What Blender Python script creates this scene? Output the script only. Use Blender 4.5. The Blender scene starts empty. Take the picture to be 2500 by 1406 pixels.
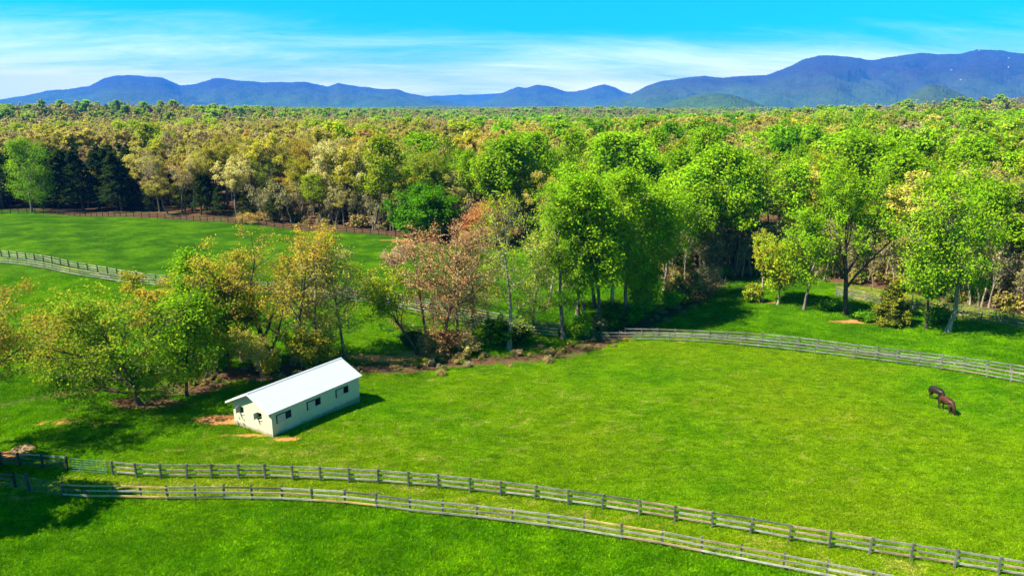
import bpy, bmesh, math, random
import numpy as np
from mathutils import Vector, Matrix

# ------------------------------------------------------------------ camera, sky, sun, exposure
sc = bpy.context.scene
COL = sc.collection
R = math.radians
FPX, PITCH, CAMH = 1752.0, R(14.1), 31.0          # focal length in pixels of the 2500 px wide photograph

cam_d = bpy.data.cameras.new('camera')
cam_d.sensor_width = 36.0
cam_d.lens = 36.0 * FPX / 2500.0
cam_d.clip_start = 0.5
cam_d.clip_end = 60000.0
cam = bpy.data.objects.new('camera', cam_d)
COL.objects.link(cam)
cam.location = (0, 0, CAMH)
cam.rotation_euler = (math.pi / 2 - PITCH, 0, 0)
sc.camera = cam

SUN_EL = R(52)
SHX, SHY = 1.0, 0.25                                # shadows fall to the right and slightly away
_n = math.hypot(SHX, SHY)
sun_to = Vector((-SHX / _n * math.cos(SUN_EL), -SHY / _n * math.cos(SUN_EL), math.sin(SUN_EL)))
sun_d = bpy.data.lights.new('sun', 'SUN')
sun_d.energy = 5.0
sun_d.angle = R(0.5)
sun_d.color = (1.0, 0.955, 0.86)
sun = bpy.data.objects.new('sun', sun_d)
COL.objects.link(sun)
sun.rotation_euler = sun_to.to_track_quat('Z', 'Y').to_euler()

world = bpy.data.worlds.new('World')
sc.world = world
world.use_nodes = True
wn, wl = world.node_tree.nodes, world.node_tree.links
wn.clear()
w_out = wn.new('ShaderNodeOutputWorld')
w_bg = wn.new('ShaderNodeBackground')
w_bg.inputs['Strength'].default_value = 0.05
w_sky = wn.new('ShaderNodeTexSky')
w_sky.sky_type = 'NISHITA'
w_sky.sun_disc = False
w_sky.sun_elevation = SUN_EL
w_sky.sun_rotation = math.atan2(sun_to.x, sun_to.y)
w_sky.air_density = 1.0
w_sky.dust_density = 0.6
w_sky.ozone_density = 1.0
w_hs = wn.new('ShaderNodeMixRGB'); w_hs.blend_type = 'MULTIPLY'          # the photograph's cyan sky
w_hs.inputs[0].default_value = 1.0
w_hs.inputs[2].default_value = (0.02, 1.12, 1.06, 1)
wl.new(w_sky.outputs[0], w_hs.inputs[1])
# thin cirrus, stretched sideways, all round the sky
w_tc = wn.new('ShaderNodeTexCoord')
w_sep = wn.new('ShaderNodeSeparateXYZ')
wl.new(w_tc.outputs['Generated'], w_sep.inputs[0])
def wmath(op, a, b=None, clamp=False):
    n = wn.new('ShaderNodeMath'); n.operation = op; n.use_clamp = clamp
    for i, v in enumerate((a, b)):
        if v is None: continue
        if isinstance(v, (int, float)): n.inputs[i].default_value = v
        else: wl.new(v, n.inputs[i])
    return n.outputs[0]
zc = wmath('MAXIMUM', w_sep.outputs['Z'], 0.0)
den = wmath('ADD', zc, 0.16)
cx = wmath('DIVIDE', w_sep.outputs['X'], den)
cy = wmath('DIVIDE', w_sep.outputs['Y'], den)
w_cmb = wn.new('ShaderNodeCombineXYZ')
wl.new(wmath('ADD', wmath('MULTIPLY', cx, 0.34), wmath('MULTIPLY', cy, 0.13)), w_cmb.inputs[0])
wl.new(wmath('SUBTRACT', wmath('MULTIPLY', cy, 1.05), wmath('MULTIPLY', cx, 0.16)), w_cmb.inputs[1])
w_n1 = wn.new('ShaderNodeTexNoise'); w_n1.inputs['Scale'].default_value = 2.7
w_n1.inputs['Detail'].default_value = 9; w_n1.inputs['Roughness'].default_value = 0.72
w_n1.inputs['Distortion'].default_value = 0.5
wl.new(w_cmb.outputs[0], w_n1.inputs['Vector'])
w_n2 = wn.new('ShaderNodeTexNoise'); w_n2.inputs['Scale'].default_value = 0.55
w_n2.inputs['Detail'].default_value = 2
w_map = wn.new('ShaderNodeMapping'); w_map.inputs['Location'].default_value = (11.0, 4.0, 0)
wl.new(w_cmb.outputs[0], w_map.inputs['Vector']); wl.new(w_map.outputs[0], w_n2.inputs['Vector'])
def wramp(src, stops):
    n = wn.new('ShaderNodeValToRGB'); el = n.color_ramp.elements
    el[0].position, el[0].color = stops[0][0], (stops[0][1],) * 3 + (1,)
    el[1].position, el[1].color = stops[1][0], (stops[1][1],) * 3 + (1,)
    wl.new(src, n.inputs[0]); return n.outputs[0]
# high veil: thickest towards the horizon, torn into streaks above
vl = wmath('SUBTRACT', 1.24, wmath('MULTIPLY', zc, 11.0))
vl = wmath('ADD', vl, wmath('MULTIPLY', wmath('SUBTRACT', w_n1.outputs[0], 0.5), 0.85))
vl = wmath('ADD', vl, wmath('MULTIPLY', wmath('SUBTRACT', w_n2.outputs[0], 0.5), 1.5))
cov = wmath('MULTIPLY', wmath('POWER', wmath('MAXIMUM', wmath('MINIMUM', vl, 1.0), 0.0), 2.0), 0.92)
w_mix = wn.new('ShaderNodeMixRGB'); w_mix.blend_type = 'MIX'
wl.new(cov, w_mix.inputs[0]); wl.new(w_hs.outputs[0], w_mix.inputs[1])
w_mix.inputs[2].default_value = (21.0, 19.0, 11.0, 1)
wl.new(w_mix.outputs[0], w_bg.inputs['Color'])
wl.new(w_bg.outputs[0], w_out.inputs['Surface'])

vs = sc.view_settings
vs.view_transform = 'Standard'
vs.look = 'None'
vs.gamma = 1.0
vs.use_curve_mapping = False
vs.exposure = 1.62
cy_ = sc.cycles
cy_.max_bounces = 5; cy_.diffuse_bounces = 1; cy_.glossy_bounces = 2; cy_.transmission_bounces = 3
cy_.volume_bounces = 0; cy_.transparent_max_bounces = 4
cy_.use_denoising = True
cy_.use_fast_gi = False

# ------------------------------------------------------------------ helpers
rng = np.random.default_rng(11)
random.seed(11)

def obj(name, data, parent=None, loc=None, rot=None, scale=None):
    o = bpy.data.objects.new(name, data)
    COL.objects.link(o)
    if parent is not None: o.parent = parent
    if loc is not None: o.location = loc
    if rot is not None: o.rotation_euler = rot
    if scale is not None: o.scale = scale
    return o

def tag(o, label=None, cat=None, group=None, kind=None):
    if label: o['label'] = label
    if cat: o['category'] = cat
    if group: o['group'] = group
    if kind: o['kind'] = kind
    return o

def mesh_np(name, verts, faces, mats=(), mat_idx=None, smooth=False):
    """verts (n,3); faces (m,k) with one k. Fast mesh creation."""
    me = bpy.data.meshes.new(name)
    verts = np.asarray(verts, np.float32); faces = np.asarray(faces, np.int32)
    m, k = faces.shape
    me.vertices.add(len(verts)); me.vertices.foreach_set('co', verts.ravel())
    me.loops.add(m * k); me.loops.foreach_set('vertex_index', faces.ravel())
    me.polygons.add(m); me.polygons.foreach_set('loop_start', np.arange(0, m * k, k, dtype=np.int32))
    for mt in mats: me.materials.append(mt)
    if mat_idx is not None: me.polygons.foreach_set('material_index', np.asarray(mat_idx, np.int32))
    if smooth: me.polygons.foreach_set('use_smooth', np.ones(m, dtype=bool))
    me.update(calc_edges=True)
    return me

def bm_mesh(name, bm, mat=None, smooth=False):
    me = bpy.data.meshes.new(name)
    if smooth:
        for f in bm.faces: f.smooth = True
    bm.to_mesh(me); bm.free()
    if mat: me.materials.append(mat)
    return me

def box_bm(bm, lo, hi, bevel=0.0):
    c = [(a + b) / 2 for a, b in zip(lo, hi)]; s = [b - a for a, b in zip(lo, hi)]
    r = bmesh.ops.create_cube(bm, size=1.0, matrix=Matrix.Translation(c) @ Matrix.Diagonal((*s, 1)))
    if bevel > 0:
        ed = list({e for v in r['verts'] for e in v.link_edges})
        bmesh.ops.bevel(bm, geom=ed, offset=bevel, segments=1, affect='EDGES')

def rod_bm(bm, a, b, r, sides=8):
    a, b = Vector(a), Vector(b); d = b - a
    M = Matrix.Translation((a + b) / 2) @ d.to_track_quat('Z', 'Y').to_matrix().to_4x4()
    bmesh.ops.create_cone(bm, cap_ends=True, segments=sides, radius1=r, radius2=r, depth=d.length, matrix=M)

def ray(px, py):
    dx = (px - 1250.0) / FPX; dy = (703.0 - py) / FPX
    return np.array([dx, math.cos(PITCH) + dy * math.sin(PITCH), -math.sin(PITCH) + dy * math.cos(PITCH)])

def at_height(px, py, z=0.0):
    r = ray(px, py); t = (z - CAMH) / r[2]
    return r * t + np.array([0, 0, CAMH])

# creek line (flat estimate) used by the terrain
CREEK = np.array([at_height(px, py)[:2] for px, py in ((-900, 1010), (-300, 1000), (250, 930), (420, 945), (560, 895), (700, 885), (860, 862), (1018, 856), (1100, 845), (1243, 838),
                                                      (1380, 818), (1500, 785), (1620, 735), (1720, 690), (1760, 640))])
def dist_poly(x, y, P):
    d = np.full(np.shape(x), 1e9)
    for (ax, ay), (bx, by) in zip(P[:-1], P[1:]):
        vx, vy = bx - ax, by - ay
        t = np.clip(((x - ax) * vx + (y - ay) * vy) / (vx * vx + vy * vy), 0, 1)
        d = np.minimum(d, np.hypot(x - ax - t * vx, y - ay - t * vy))
    return d

def gs(x, y, cx, cy, sx, sy):
    return np.exp(-((x - cx) / sx) ** 2 - ((y - cy) / sy) ** 2)

def hgt(x, y):
    x = np.asarray(x, float); y = np.asarray(y, float)
    d = np.hypot(x, y)
    h = -1.1 * np.exp(-(dist_poly(x, y, CREEK) / 11.0) ** 2)
    h = h + 2.6 * gs(x, y, -105, 165, 60, 42) - 2.0 * gs(x, y, 55, 112, 45, 28) - 1.2 * gs(x, y, -5, 90, 30, 18)
    und = 0.22 * np.sin(x / 9.0 + 0.6 * np.sin(y / 13)) * np.sin(y / 11.0 + 1.3) + 0.12 * np.sin(x / 4.3 + y / 6.1)
    h = h + und * np.clip((d - 20) / 60, 0.35, 1.0) * np.clip(1 - (d - 300) / 400, 0, 1)
    far = np.clip((d - 260) / 900, 0, 1)
    h = h + far * (7.0 * np.sin(x / 210 + 0.8) * np.sin(y / 260 + 0.4) + 5.0 * np.sin(x / 480 - y / 390) - 2)
    h = h + 25.0 * gs(x, y, 620, 900, 330, 240) + 13.0 * gs(x, y, -500, 920, 170, 120) + 5.0 * gs(x, y, 230, 420, 120, 110)
    h = h + np.clip((d - 2200) / 3000, 0, 1) * 10 * np.sin(x / 700 + 2) 
    return h

def ground(px, py):
    z = 0.0
    for _ in range(40):
        p = at_height(px, py, z)
        z = 0.5 * z + 0.5 * float(hgt(p[0], p[1]))
    return np.array([p[0], p[1], float(hgt(p[0], p[1]))])

def height_to(p, py):
    """height of a vertical thing standing at p whose top shows at image row py"""
    q = np.array(p) - np.array([0, 0, CAMH]); k = (703.0 - py) / FPX
    d = np.array([0, math.cos(PITCH), -math.sin(PITCH)]); u = np.array([0, math.sin(PITCH), math.cos(PITCH)])
    return float((k * (q @ d) - q @ u) / (u[2] - k * d[2]))

def depth(p):
    q = np.array(p) - np.array([0, 0, CAMH])
    return float(q[1] * math.cos(PITCH) - q[2] * math.sin(PITCH))

# ------------------------------------------------------------------ materials
def new_mat(name):
    m = bpy.data.materials.new(name); m.use_nodes = True
    nt = m.node_tree; nt.nodes.clear()
    return m, nt.nodes, nt.links

class NT:
    """small wrapper for building node trees"""
    def __init__(s, name):
        s.m, s.n, s.l = new_mat(name)
        s.out = s.n.new('ShaderNodeOutputMaterial')
    def put(s, sock, v):
        if isinstance(v, bpy.types.NodeSocket): s.l.new(v, sock)
        elif isinstance(v, (tuple, list)):
            sock.default_value = tuple(v) + ((1.0,) if len(sock.default_value) == 4 and len(v) == 3 else ())
        else: sock.default_value = v
    def math(s, op, a, b=None, clamp=False):
        n = s.n.new('ShaderNodeMath'); n.operation = op; n.use_clamp = clamp
        s.put(n.inputs[0], a)
        if b is not None: s.put(n.inputs[1], b)
        return n.outputs[0]
    def mix(s, f, a, b, mode='MIX'):
        n = s.n.new('ShaderNodeMixRGB'); n.blend_type = mode
        s.put(n.inputs[0], f); s.put(n.inputs[1], a); s.put(n.inputs[2], b)
        return n.outputs[0]
    def noise(s, vec, scale, detail=3, rough=0.55, dist=0.0):
        n = s.n.new('ShaderNodeTexNoise')
        n.inputs['Scale'].default_value = scale; n.inputs['Detail'].default_value = detail
        n.inputs['Roughness'].default_value = rough; n.inputs['Distortion'].default_value = dist
        if vec is not None: s.l.new(vec, n.inputs['Vector'])
        return n.outputs[0]
    def ramp(s, f, stops):
        n = s.n.new('ShaderNodeValToRGB'); e = n.color_ramp.elements
        while len(e) < len(stops): e.new(0.5)
        for k, (p, c) in enumerate(stops):
            e[k].position = p
            e[k].color = (c, c, c, 1) if isinstance(c, (int, float)) else tuple(c) + (1,)
        s.put(n.inputs[0], f); return n.outputs[0]
    def attr(s, name, typ='GEOMETRY', out='Fac'):
        n = s.n.new('ShaderNodeAttribute'); n.attribute_type = typ; n.attribute_name = name
        return n.outputs[out]
    def pos(s):
        return s.n.new('ShaderNodeNewGeometry').outputs['Position']
    def objpos(s):
        return s.n.new('ShaderNodeTexCoord').outputs['Object']
    def island(s):
        return s.n.new('ShaderNodeNewGeometry').outputs['Random Per Island']
    def scale_vec(s, v, xyz):
        n = s.n.new('ShaderNodeMapping'); n.inputs['Scale'].default_value = xyz
        s.l.new(v, n.inputs['Vector']); return n.outputs[0]
    def bump(s, h, strength=0.3, dist=0.05):
        n = s.n.new('ShaderNodeBump'); n.inputs['Strength'].default_value = strength
        n.inputs['Distance'].default_value = dist; s.l.new(h, n.inputs['Height']); return n.outputs[0]
    def principled(s, color, rough=0.8, spec=0.3, metal=0.0, normal=None):
        n = s.n.new('ShaderNodeBsdfPrincipled')
        s.put(n.inputs['Base Color'], color); s.put(n.inputs['Roughness'], rough)
        n.inputs['Specular IOR Level'].default_value = spec; n.inputs['Metallic'].default_value = metal
        if normal is not None: s.l.new(normal, n.inputs['Normal'])
        s.l.new(n.outputs[0], s.out.inputs['Surface']); return n

def grass_color(t, lush, straw):
    """pasture colour from world position; lush 0..1, straw 0..1 from the place"""
    p = t.pos()
    big = t.noise(p, 0.045, 3, 0.5)
    mid = t.noise(p, 0.30, 4, 0.6, 0.3)
    fine = t.noise(p, 1.7, 4, 0.65)
    c = t.mix(t.ramp(mid, ((0.40, 0.0), (0.60, 1.0))), (0.084, 0.240, 0.001), (0.155, 0.328, 0.002))
    yl = t.math('SUBTRACT', t.math('ADD', big, t.math('MULTIPLY', fine, 0.35)), t.math('MULTIPLY', lush, 0.42))
    c = t.mix(t.ramp(yl, ((0.36, 0.0), (0.80, 0.85))), c, (0.245, 0.315, 0.006))
    deep = t.math('MULTIPLY', lush, t.ramp(t.noise(p, 0.16, 3, 0.6), ((0.36, 0.75), (0.60, 0.0))))
    c = t.mix(deep, c, (0.055, 0.165, 0.002))
    st = t.noise(t.scale_vec(p, (1.0, 1.5, 1.0)), 0.42, 5, 0.68, 0.6)
    st = t.ramp(t.math('ADD', st, t.math('MULTIPLY', t.math('SUBTRACT', straw, 0.5), 0.34)), ((0.54, 0.0), (0.74, 0.8)))
    c = t.mix(st, c, (0.42, 0.38, 0.085))
    f2 = t.noise(p, 5.5, 3, 0.7)
    c = t.mix(1.0, c, t.ramp(f2, ((0.30, (0.50, 0.55, 0.5)), (0.70, (1.38, 1.33, 1.15)))), 'MULTIPLY')
    f3 = t.noise(t.scale_vec(p, (0.7, 1.3, 1.0)), 0.95, 4, 0.68, 0.8)
    c = t.mix(1.0, c, t.ramp(f3, ((0.34, (0.62, 0.68, 0.6)), (0.52, (1.0, 1.0, 1.0)), (0.72, (1.22, 1.14, 1.1)))), 'MULTIPLY')
    return c

def mk_ground():
    t = NT('pasture_ground')
    p = t.pos()
    c = grass_color(t, t.attr('lush'), t.attr('straw'))
    c = t.mix(1.0, c, (0.40, 0.41, 0.3), 'MULTIPLY')
    # bare red clay
    cn = t.math('ADD', t.attr('clay'), t.math('MULTIPLY', t.math('SUBTRACT', t.noise(p, 0.55, 5, 0.7, 0.5), 0.5), 0.9))
    clay = t.mix(t.noise(p, 2.2, 4, 0.6), (0.42, 0.125, 0.030), (0.50, 0.23, 0.085))
    c = t.mix(t.ramp(cn, ((0.42, 0.0), (0.62, 1.0))), c, clay)
    # leaf litter of woods and creek bank; under the left trees it also paints shade
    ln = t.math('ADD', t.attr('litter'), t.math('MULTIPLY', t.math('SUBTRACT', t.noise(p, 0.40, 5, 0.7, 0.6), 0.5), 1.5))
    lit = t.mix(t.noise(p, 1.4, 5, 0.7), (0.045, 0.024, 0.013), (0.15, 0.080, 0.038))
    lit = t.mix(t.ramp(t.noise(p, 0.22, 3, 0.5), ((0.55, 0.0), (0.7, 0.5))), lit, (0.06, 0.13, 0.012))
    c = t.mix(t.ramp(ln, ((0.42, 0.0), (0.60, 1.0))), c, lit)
    h = t.math('ADD', t.noise(p, 1.3, 4, 0.65), t.math('MULTIPLY', t.noise(p, 6.0, 3, 0.7), 0.6))
    t.principled(c, 0.95, 0.02, normal=t.bump(h, 1.0, 0.22))
    return t.m

def mk_tuft():
    t = NT('grass_blades')
    c = grass_color(t, t.attr('lush', 'INSTANCER'), t.attr('straw', 'INSTANCER'))
    c = t.mix(1.0, c, t.ramp(t.island(), ((0.0, (0.82, 0.86, 0.8)), (1.0, (1.75, 1.66, 1.4)))), 'MULTIPLY')
    d = t.n.new('ShaderNodeBsdfDiffuse'); tr = t.n.new('ShaderNodeBsdfTranslucent')
    t.l.new(c, d.inputs[0]); t.l.new(c, tr.inputs[0])
    mx = t.n.new('ShaderNodeMixShader'); mx.inputs[0].default_value = 0.42
    t.l.new(d.outputs[0], mx.inputs[1]); t.l.new(tr.outputs[0], mx.inputs[2])
    t.l.new(mx.outputs[0], t.out.inputs['Surface'])
    return t.m

def mk_leaf():
    t = NT('tree_foliage')
    a = t.attr('tint', 'INSTANCER', 'Color'); b = t.attr('tint_b', 'INSTANCER', 'Color')
    p = t.pos()
    nz = t.math('ADD', t.noise(p, 0.30, 3, 0.6), t.math('MULTIPLY', t.math('SUBTRACT', t.island(), 0.5), 0.45))
    c = t.mix(t.ramp(nz, ((0.40, 0.0), (0.66, 1.0))), a, b)
    c = t.mix(1.0, c, t.ramp(t.island(), ((0.0, (0.78, 0.80, 0.78)), (0.6, (1.0, 1.0, 1.0)), (1.0, (1.25, 1.2, 1.1)))), 'MULTIPLY')
    d = t.n.new('ShaderNodeBsdfDiffuse'); tr = t.n.new('ShaderNodeBsdfTranslucent')
    t.l.new(c, d.inputs[0]); t.l.new(c, tr.inputs[0])
    mx = t.n.new('ShaderNodeMixShader'); mx.inputs[0].default_value = 0.38
    t.l.new(d.outputs[0], mx.inputs[1]); t.l.new(tr.outputs[0], mx.inputs[2])
    t.l.new(mx.outputs[0], t.out.inputs['Surface'])
    return t.m

def mk_bark():
    t = NT('tree_bark')
    p = t.pos()
    n = t.noise(t.scale_vec(p, (3, 3, 0.8)), 1.2, 5, 0.7)
    c = t.mix(t.ramp(n, ((0.35, 0.0), (0.7, 1.0))), (0.060, 0.045, 0.032), (0.26, 0.215, 0.160))
    c = t.mix(1.0, c, t.attr('bark', 'INSTANCER', 'Color'), 'MULTIPLY')
    t.principled(c, 0.95, 0.1)
    return t.m

def mk_board():
    t = NT('weathered_board')
    p = t.objpos()
    g = t.noise(t.scale_vec(t.pos(), (1.2, 1.2, 9.0)), 2.0, 5, 0.7)
    b = t.noise(t.pos(), 0.9, 3, 0.6)
    c = t.mix(1.0, t.attr('wood', 'INSTANCER', 'Color'), t.ramp(g, ((0.3, (0.50, 0.5, 0.5)), (0.7, (1.25, 1.2, 1.15)))), 'MULTIPLY')
    c = t.mix(1.0, c, t.ramp(b, ((0.42, (1.1, 1.1, 1.1)), (0.7, (0.55, 0.58, 0.55)))), 'MULTIPLY')
    t.principled(c, 0.85, 0.2)
    return t.m

def mk_plain(name, col, rough=0.6, spec=0.3, metal=0.0, var=0.25, scale=2.0, dirt=None):
    t = NT(name)
    p = t.pos()
    n = t.noise(p, scale, 4, 0.6)
    c = t.mix(1.0, col, t.ramp(n, ((0.3, 1 - var), (0.7, 1 + var * 0.4))), 'MULTIPLY')
    if dirt: c = t.mix(t.math('MULTIPLY', t.ramp(t.noise(p, scale * 0.7, 5, 0.7), ((0.5, 0.0), (0.75, 1.0))), 0.5), c, dirt)
    t.principled(c, rough, spec, metal)
    return t.m

def mk_wall():
    t = NT('painted_barn_wall')
    p = t.objpos()
    sep = t.n.new('ShaderNodeSeparateXYZ'); t.l.new(p, sep.inputs[0])
    n = t.noise(p, 1.6, 4, 0.6)
    c = t.mix(1.0, (0.56, 0.49, 0.33), t.ramp(n, ((0.3, 0.90), (0.7, 1.0))), 'MULTIPLY')
    # splashed mud along the foot of the wall
    z = t.math('ADD', sep.outputs['Z'], t.math('MULTIPLY', t.noise(p, 2.3, 5, 0.7), -0.9))
    c = t.mix(t.ramp(t.math('ADD', z, 0.5), ((0.12, 0.75), (0.42, 0.0))), c, (0.20, 0.15, 0.09))
    v = t.noise(t.scale_vec(p, (5, 5, 0.5)), 1.5, 4, 0.7)
    c = t.mix(t.ramp(v, ((0.58, 0.0), (0.78, 0.25))), c, (0.45, 0.42, 0.33))
    t.principled(c, 0.7, 0.25)
    return t.m

def mk_roof():
    t = NT('white_metal_roofing')
    p = t.objpos()
    n = t.noise(p, 0.9, 4, 0.6)
    c = t.mix(1.0, (0.38, 0.38, 0.40), t.ramp(n, ((0.3, 0.92), (0.7, 1.04))), 'MULTIPLY')
    s = t.noise(t.scale_vec(p, (6.0, 0.6, 1.0)), 1.4, 4, 0.65)
    c = t.mix(t.ramp(s, ((0.60, 0.0), (0.80, 0.3))), c, (0.26, 0.26, 0.27))
    t.principled(c, 0.42, 0.4)
    return t.m

def mk_mountain():
    t = NT('wooded_mountain')
    p = t.pos()
    sep = t.n.new('ShaderNodeSeparateXYZ'); t.l.new(p, sep.inputs[0])
    n = t.noise(p, 0.0014, 5, 0.65, 0.4)
    z = t.math('ADD', t.math('MULTIPLY', sep.outputs['Z'], 1 / 620.0), t.math('MULTIPLY', t.math('SUBTRACT', n, 0.5), 0.9))
    c = t.ramp(z, ((0.05, (0.050, 0.090, 0.022)), (0.35, (0.046, 0.060, 0.024)), (0.72, (0.034, 0.028, 0.030))))
    c = t.mix(t.ramp(t.noise(p, 0.0040, 5, 0.7), ((0.52, 0.0), (0.66, 0.6))), c, (0.030, 0.060, 0.016))
    f = t.noise(p, 0.018, 4, 0.7)
    c = t.mix(1.0, c, t.ramp(f, ((0.3, 0.68), (0.7, 1.2))), 'MULTIPLY')
    t.principled(c, 1.0, 0.0, normal=t.bump(t.math('ADD', t.noise(p, 0.012, 5, 0.7), t.math('MULTIPLY', t.noise(p, 0.0036, 3, 0.6), 2.0)), 1.0, 28.0))
    return t.m

def mk_coat():
    t = NT('horse_coat')
    c = t.mix(1.0, t.attr('coat', 'INSTANCER', 'Color'), t.ramp(t.noise(t.objpos(), 3.0, 3, 0.6), ((0.3, 0.75), (0.7, 1.15))), 'MULTIPLY')
    sep = t.n.new('ShaderNodeSeparateXYZ'); t.l.new(t.objpos(), sep.inputs[0])
    legs = t.ramp(sep.outputs['Z'], ((0.35, 1.0), (0.62, 0.0)))          # dark points on the lower legs and muzzle
    c = t.mix(t.math('MULTIPLY', legs, 0.85), c, (0.012, 0.009, 0.008))
    t.principled(c, 0.5, 0.35)
    return t.m

M_GROUND, M_TUFT, M_LEAF, M_BARK, M_BOARD = mk_ground(), mk_tuft(), mk_leaf(), mk_bark(), mk_board()
M_WALL, M_ROOF, M_MOUNT, M_COAT = mk_wall(), mk_roof(), mk_mountain(), mk_coat()
M_TRIM = mk_plain('white_trim', (0.60, 0.58, 0.52), 0.6, 0.3, var=0.12)
M_DARKFRAME = mk_plain('dark_frame', (0.035, 0.04, 0.035), 0.7)
M_SHUT = mk_plain('shutter_paint', (0.42, 0.40, 0.33), 0.65, 0.3, var=0.15)
M_DIRT = mk_plain('barn_floor_dirt', (0.25, 0.12, 0.06), 0.95, 0.1, var=0.4)
M_GATE = mk_plain('green_gate_steel', (0.075, 0.15, 0.10), 0.38, 0.5, 0.35, var=0.35, dirt=(0.3, 0.3, 0.27))
M_HAIR = mk_plain('black_mane', (0.010, 0.008, 0.007), 0.6, 0.3)
M_HOUSEW = mk_plain('house_siding', (0.72, 0.70, 0.66), 0.7, 0.2, var=0.1)
M_HOUSER = mk_plain('house_shingles', (0.16, 0.14, 0.13), 0.8, 0.2)
M_HAY = mk_plain('old_hay', (0.26, 0.17, 0.075), 0.95, 0.1, var=0.6, scale=3.0)

# ------------------------------------------------------------------ boundaries of the fields (from the photograph to the ground)
def line(pts): return np.array([ground(a, b) for a, b in pts])
PX_N1 = [(275, 1160), (334, 1165), (394, 1168), (456, 1168), (517, 1168), (583, 1168), (648, 1168), (716, 1172), (782, 1174), (852, 1178), (923, 1181),
         (997.5, 1187), (1070, 1193), (1148, 1201.6), (1223, 1210), (1307, 1220), (1387, 1231.5), (1470, 1243), (1560, 1257.7), (1647, 1272), (1738, 1287),
         (1831, 1302), (1926, 1320), (2023, 1336.5), (2122, 1352), (2223.6, 1367), (2329, 1384), (2436, 1402), (2545, 1421), (2655, 1441)]
PX_N2 = [(156, 1213), (215.6, 1217), (280, 1217), (346, 1218), (411, 1221), (478, 1221), (548, 1220), (617, 1221), (690, 1222.6), (764, 1226.6), (843, 1232),
         (919.7, 1239.7), (1000.6, 1251), (1081, 1259), (1164.5, 1267), (1249.5, 1277), (1338, 1289), (1426.7, 1301), (1517.5, 1316.5), (1614.4, 1331.5),
         (1712, 1351.6), (1807.4, 1370), (1911, 1390), (2018, 1411), (2128, 1433), (2240, 1456)]
PX_R1 = [(1471, 831), (1582, 831), (1700, 835.5), (1800, 843), (1914, 854.5), (2006, 864.6), (2130, 880), (2255, 896), (2358, 911), (2467, 931), (2570, 952), (2690, 978)]
PX_R2 = [(1526, 822), (1613, 823), (1730, 828.5), (1809, 832), (1935, 842.5), (2066, 860), (2235, 881), (2404, 903), (2470, 913), (2570, 930), (2690, 952)]
PX_L1 = [(-160, 612), (-30, 624), (20, 629), (120, 641.6), (172, 653), (225, 663), (278, 672), (400, 690), (560, 701), (700, 709), (834, 718), (960, 733), (1080, 757), (1200, 781), (1300, 800), (1400, 812), (1526, 822)]
PX_L2 = [(-160, 630), (-30, 641), (26, 645), (80, 651), (132, 661), (159, 668), (200, 675), (240, 681), (330, 694), (560, 712), (700, 721), (830, 732), (950, 748), (1080, 774), (1200, 800), (1290, 815), (1400, 825)]
PX_B = [(-160, 524), (-40, 523.5), (133, 523), (307, 530), (430, 536), (563, 544), (683, 557), (846, 567), (916, 573), (1040, 586), (1158, 598), (1278, 604), (1390, 610)]
PX_RR = [(2040, 726), (2120, 740), (2216, 756), (2300, 771), (2400, 785), (2500, 801), (2600, 817)]
PX_RS = [(2040, 716), (2120, 729), (2216, 744), (2300, 757), (2400, 771), (2500, 787), (2600, 803)]
N1, N2, R1L, R2L, L1, L2, BL, RRL, RSL = map(line, (PX_N1, PX_N2, PX_R1, PX_R2, PX_L1, PX_L2, PX_B, PX_RR, PX_RS))
# front edge of the woods
EDGE = line([(-900, 508), (-300, 512), (-40, 514), (133, 514), (307, 520), (430, 527), (563, 534), (683, 545), (846, 556), (916, 562), (1040, 574), (1158, 586), (1278, 594), (1400, 600), (1480, 625),
             (1560, 655), (1640, 690), (1720, 690), (1800, 678), (1900, 675), (2000, 683), (2100, 697), (2220, 718), (2330, 740), (2420, 756), (2520, 774), (2700, 800), (3100, 850)])
EDGE = EDGE[np.argsort(EDGE[:, 0])]
def edge_y(x): return np.interp(x, EDGE[:, 0], EDGE[:, 1])

# ------------------------------------------------------------------ ground sheet
def axis(lo, hi, step, lim_lo, lim_hi, grow=1.11):
    mid = np.arange(lo, hi + 1e-6, step)
    up, s, v = [], step, hi
    while v < lim_hi: s *= grow; v += s; up.append(v)
    dn, s, v = [], step, lo
    while v > lim_lo: s *= grow; v -= s; dn.append(v)
    return np.array(dn[::-1] + list(mid) + up)
gx = axis(-100, 100, 1.0, -19500, 19500); gy = axis(32, 200, 1.0, -18500, 21500)
GX, GY = np.meshgrid(gx, gy)
GZ = hgt(GX, GY)
nx, ny = len(gx), len(gy)
idx = np.arange(nx * ny).reshape(ny, nx)
fc = np.stack([idx[:-1, :-1], idx[:-1, 1:], idx[1:, 1:], idx[1:, :-1]], -1).reshape(-1, 4)
g_me = mesh_np('ground', np.stack([GX, GY, GZ], -1).reshape(-1, 3), fc, [M_GROUND], smooth=True)
X, Y = GX.ravel(), GY.ravel()

def yline(L): 
    s = L[np.argsort(L[:, 0])]
    return lambda x: np.interp(x, s[:, 0], s[:, 1])
yN1, yN2, yR1, yR2, yL1, yL2, yB = map(yline, (N1, N2, R1L, R2L, L1, L2, BL))

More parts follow.
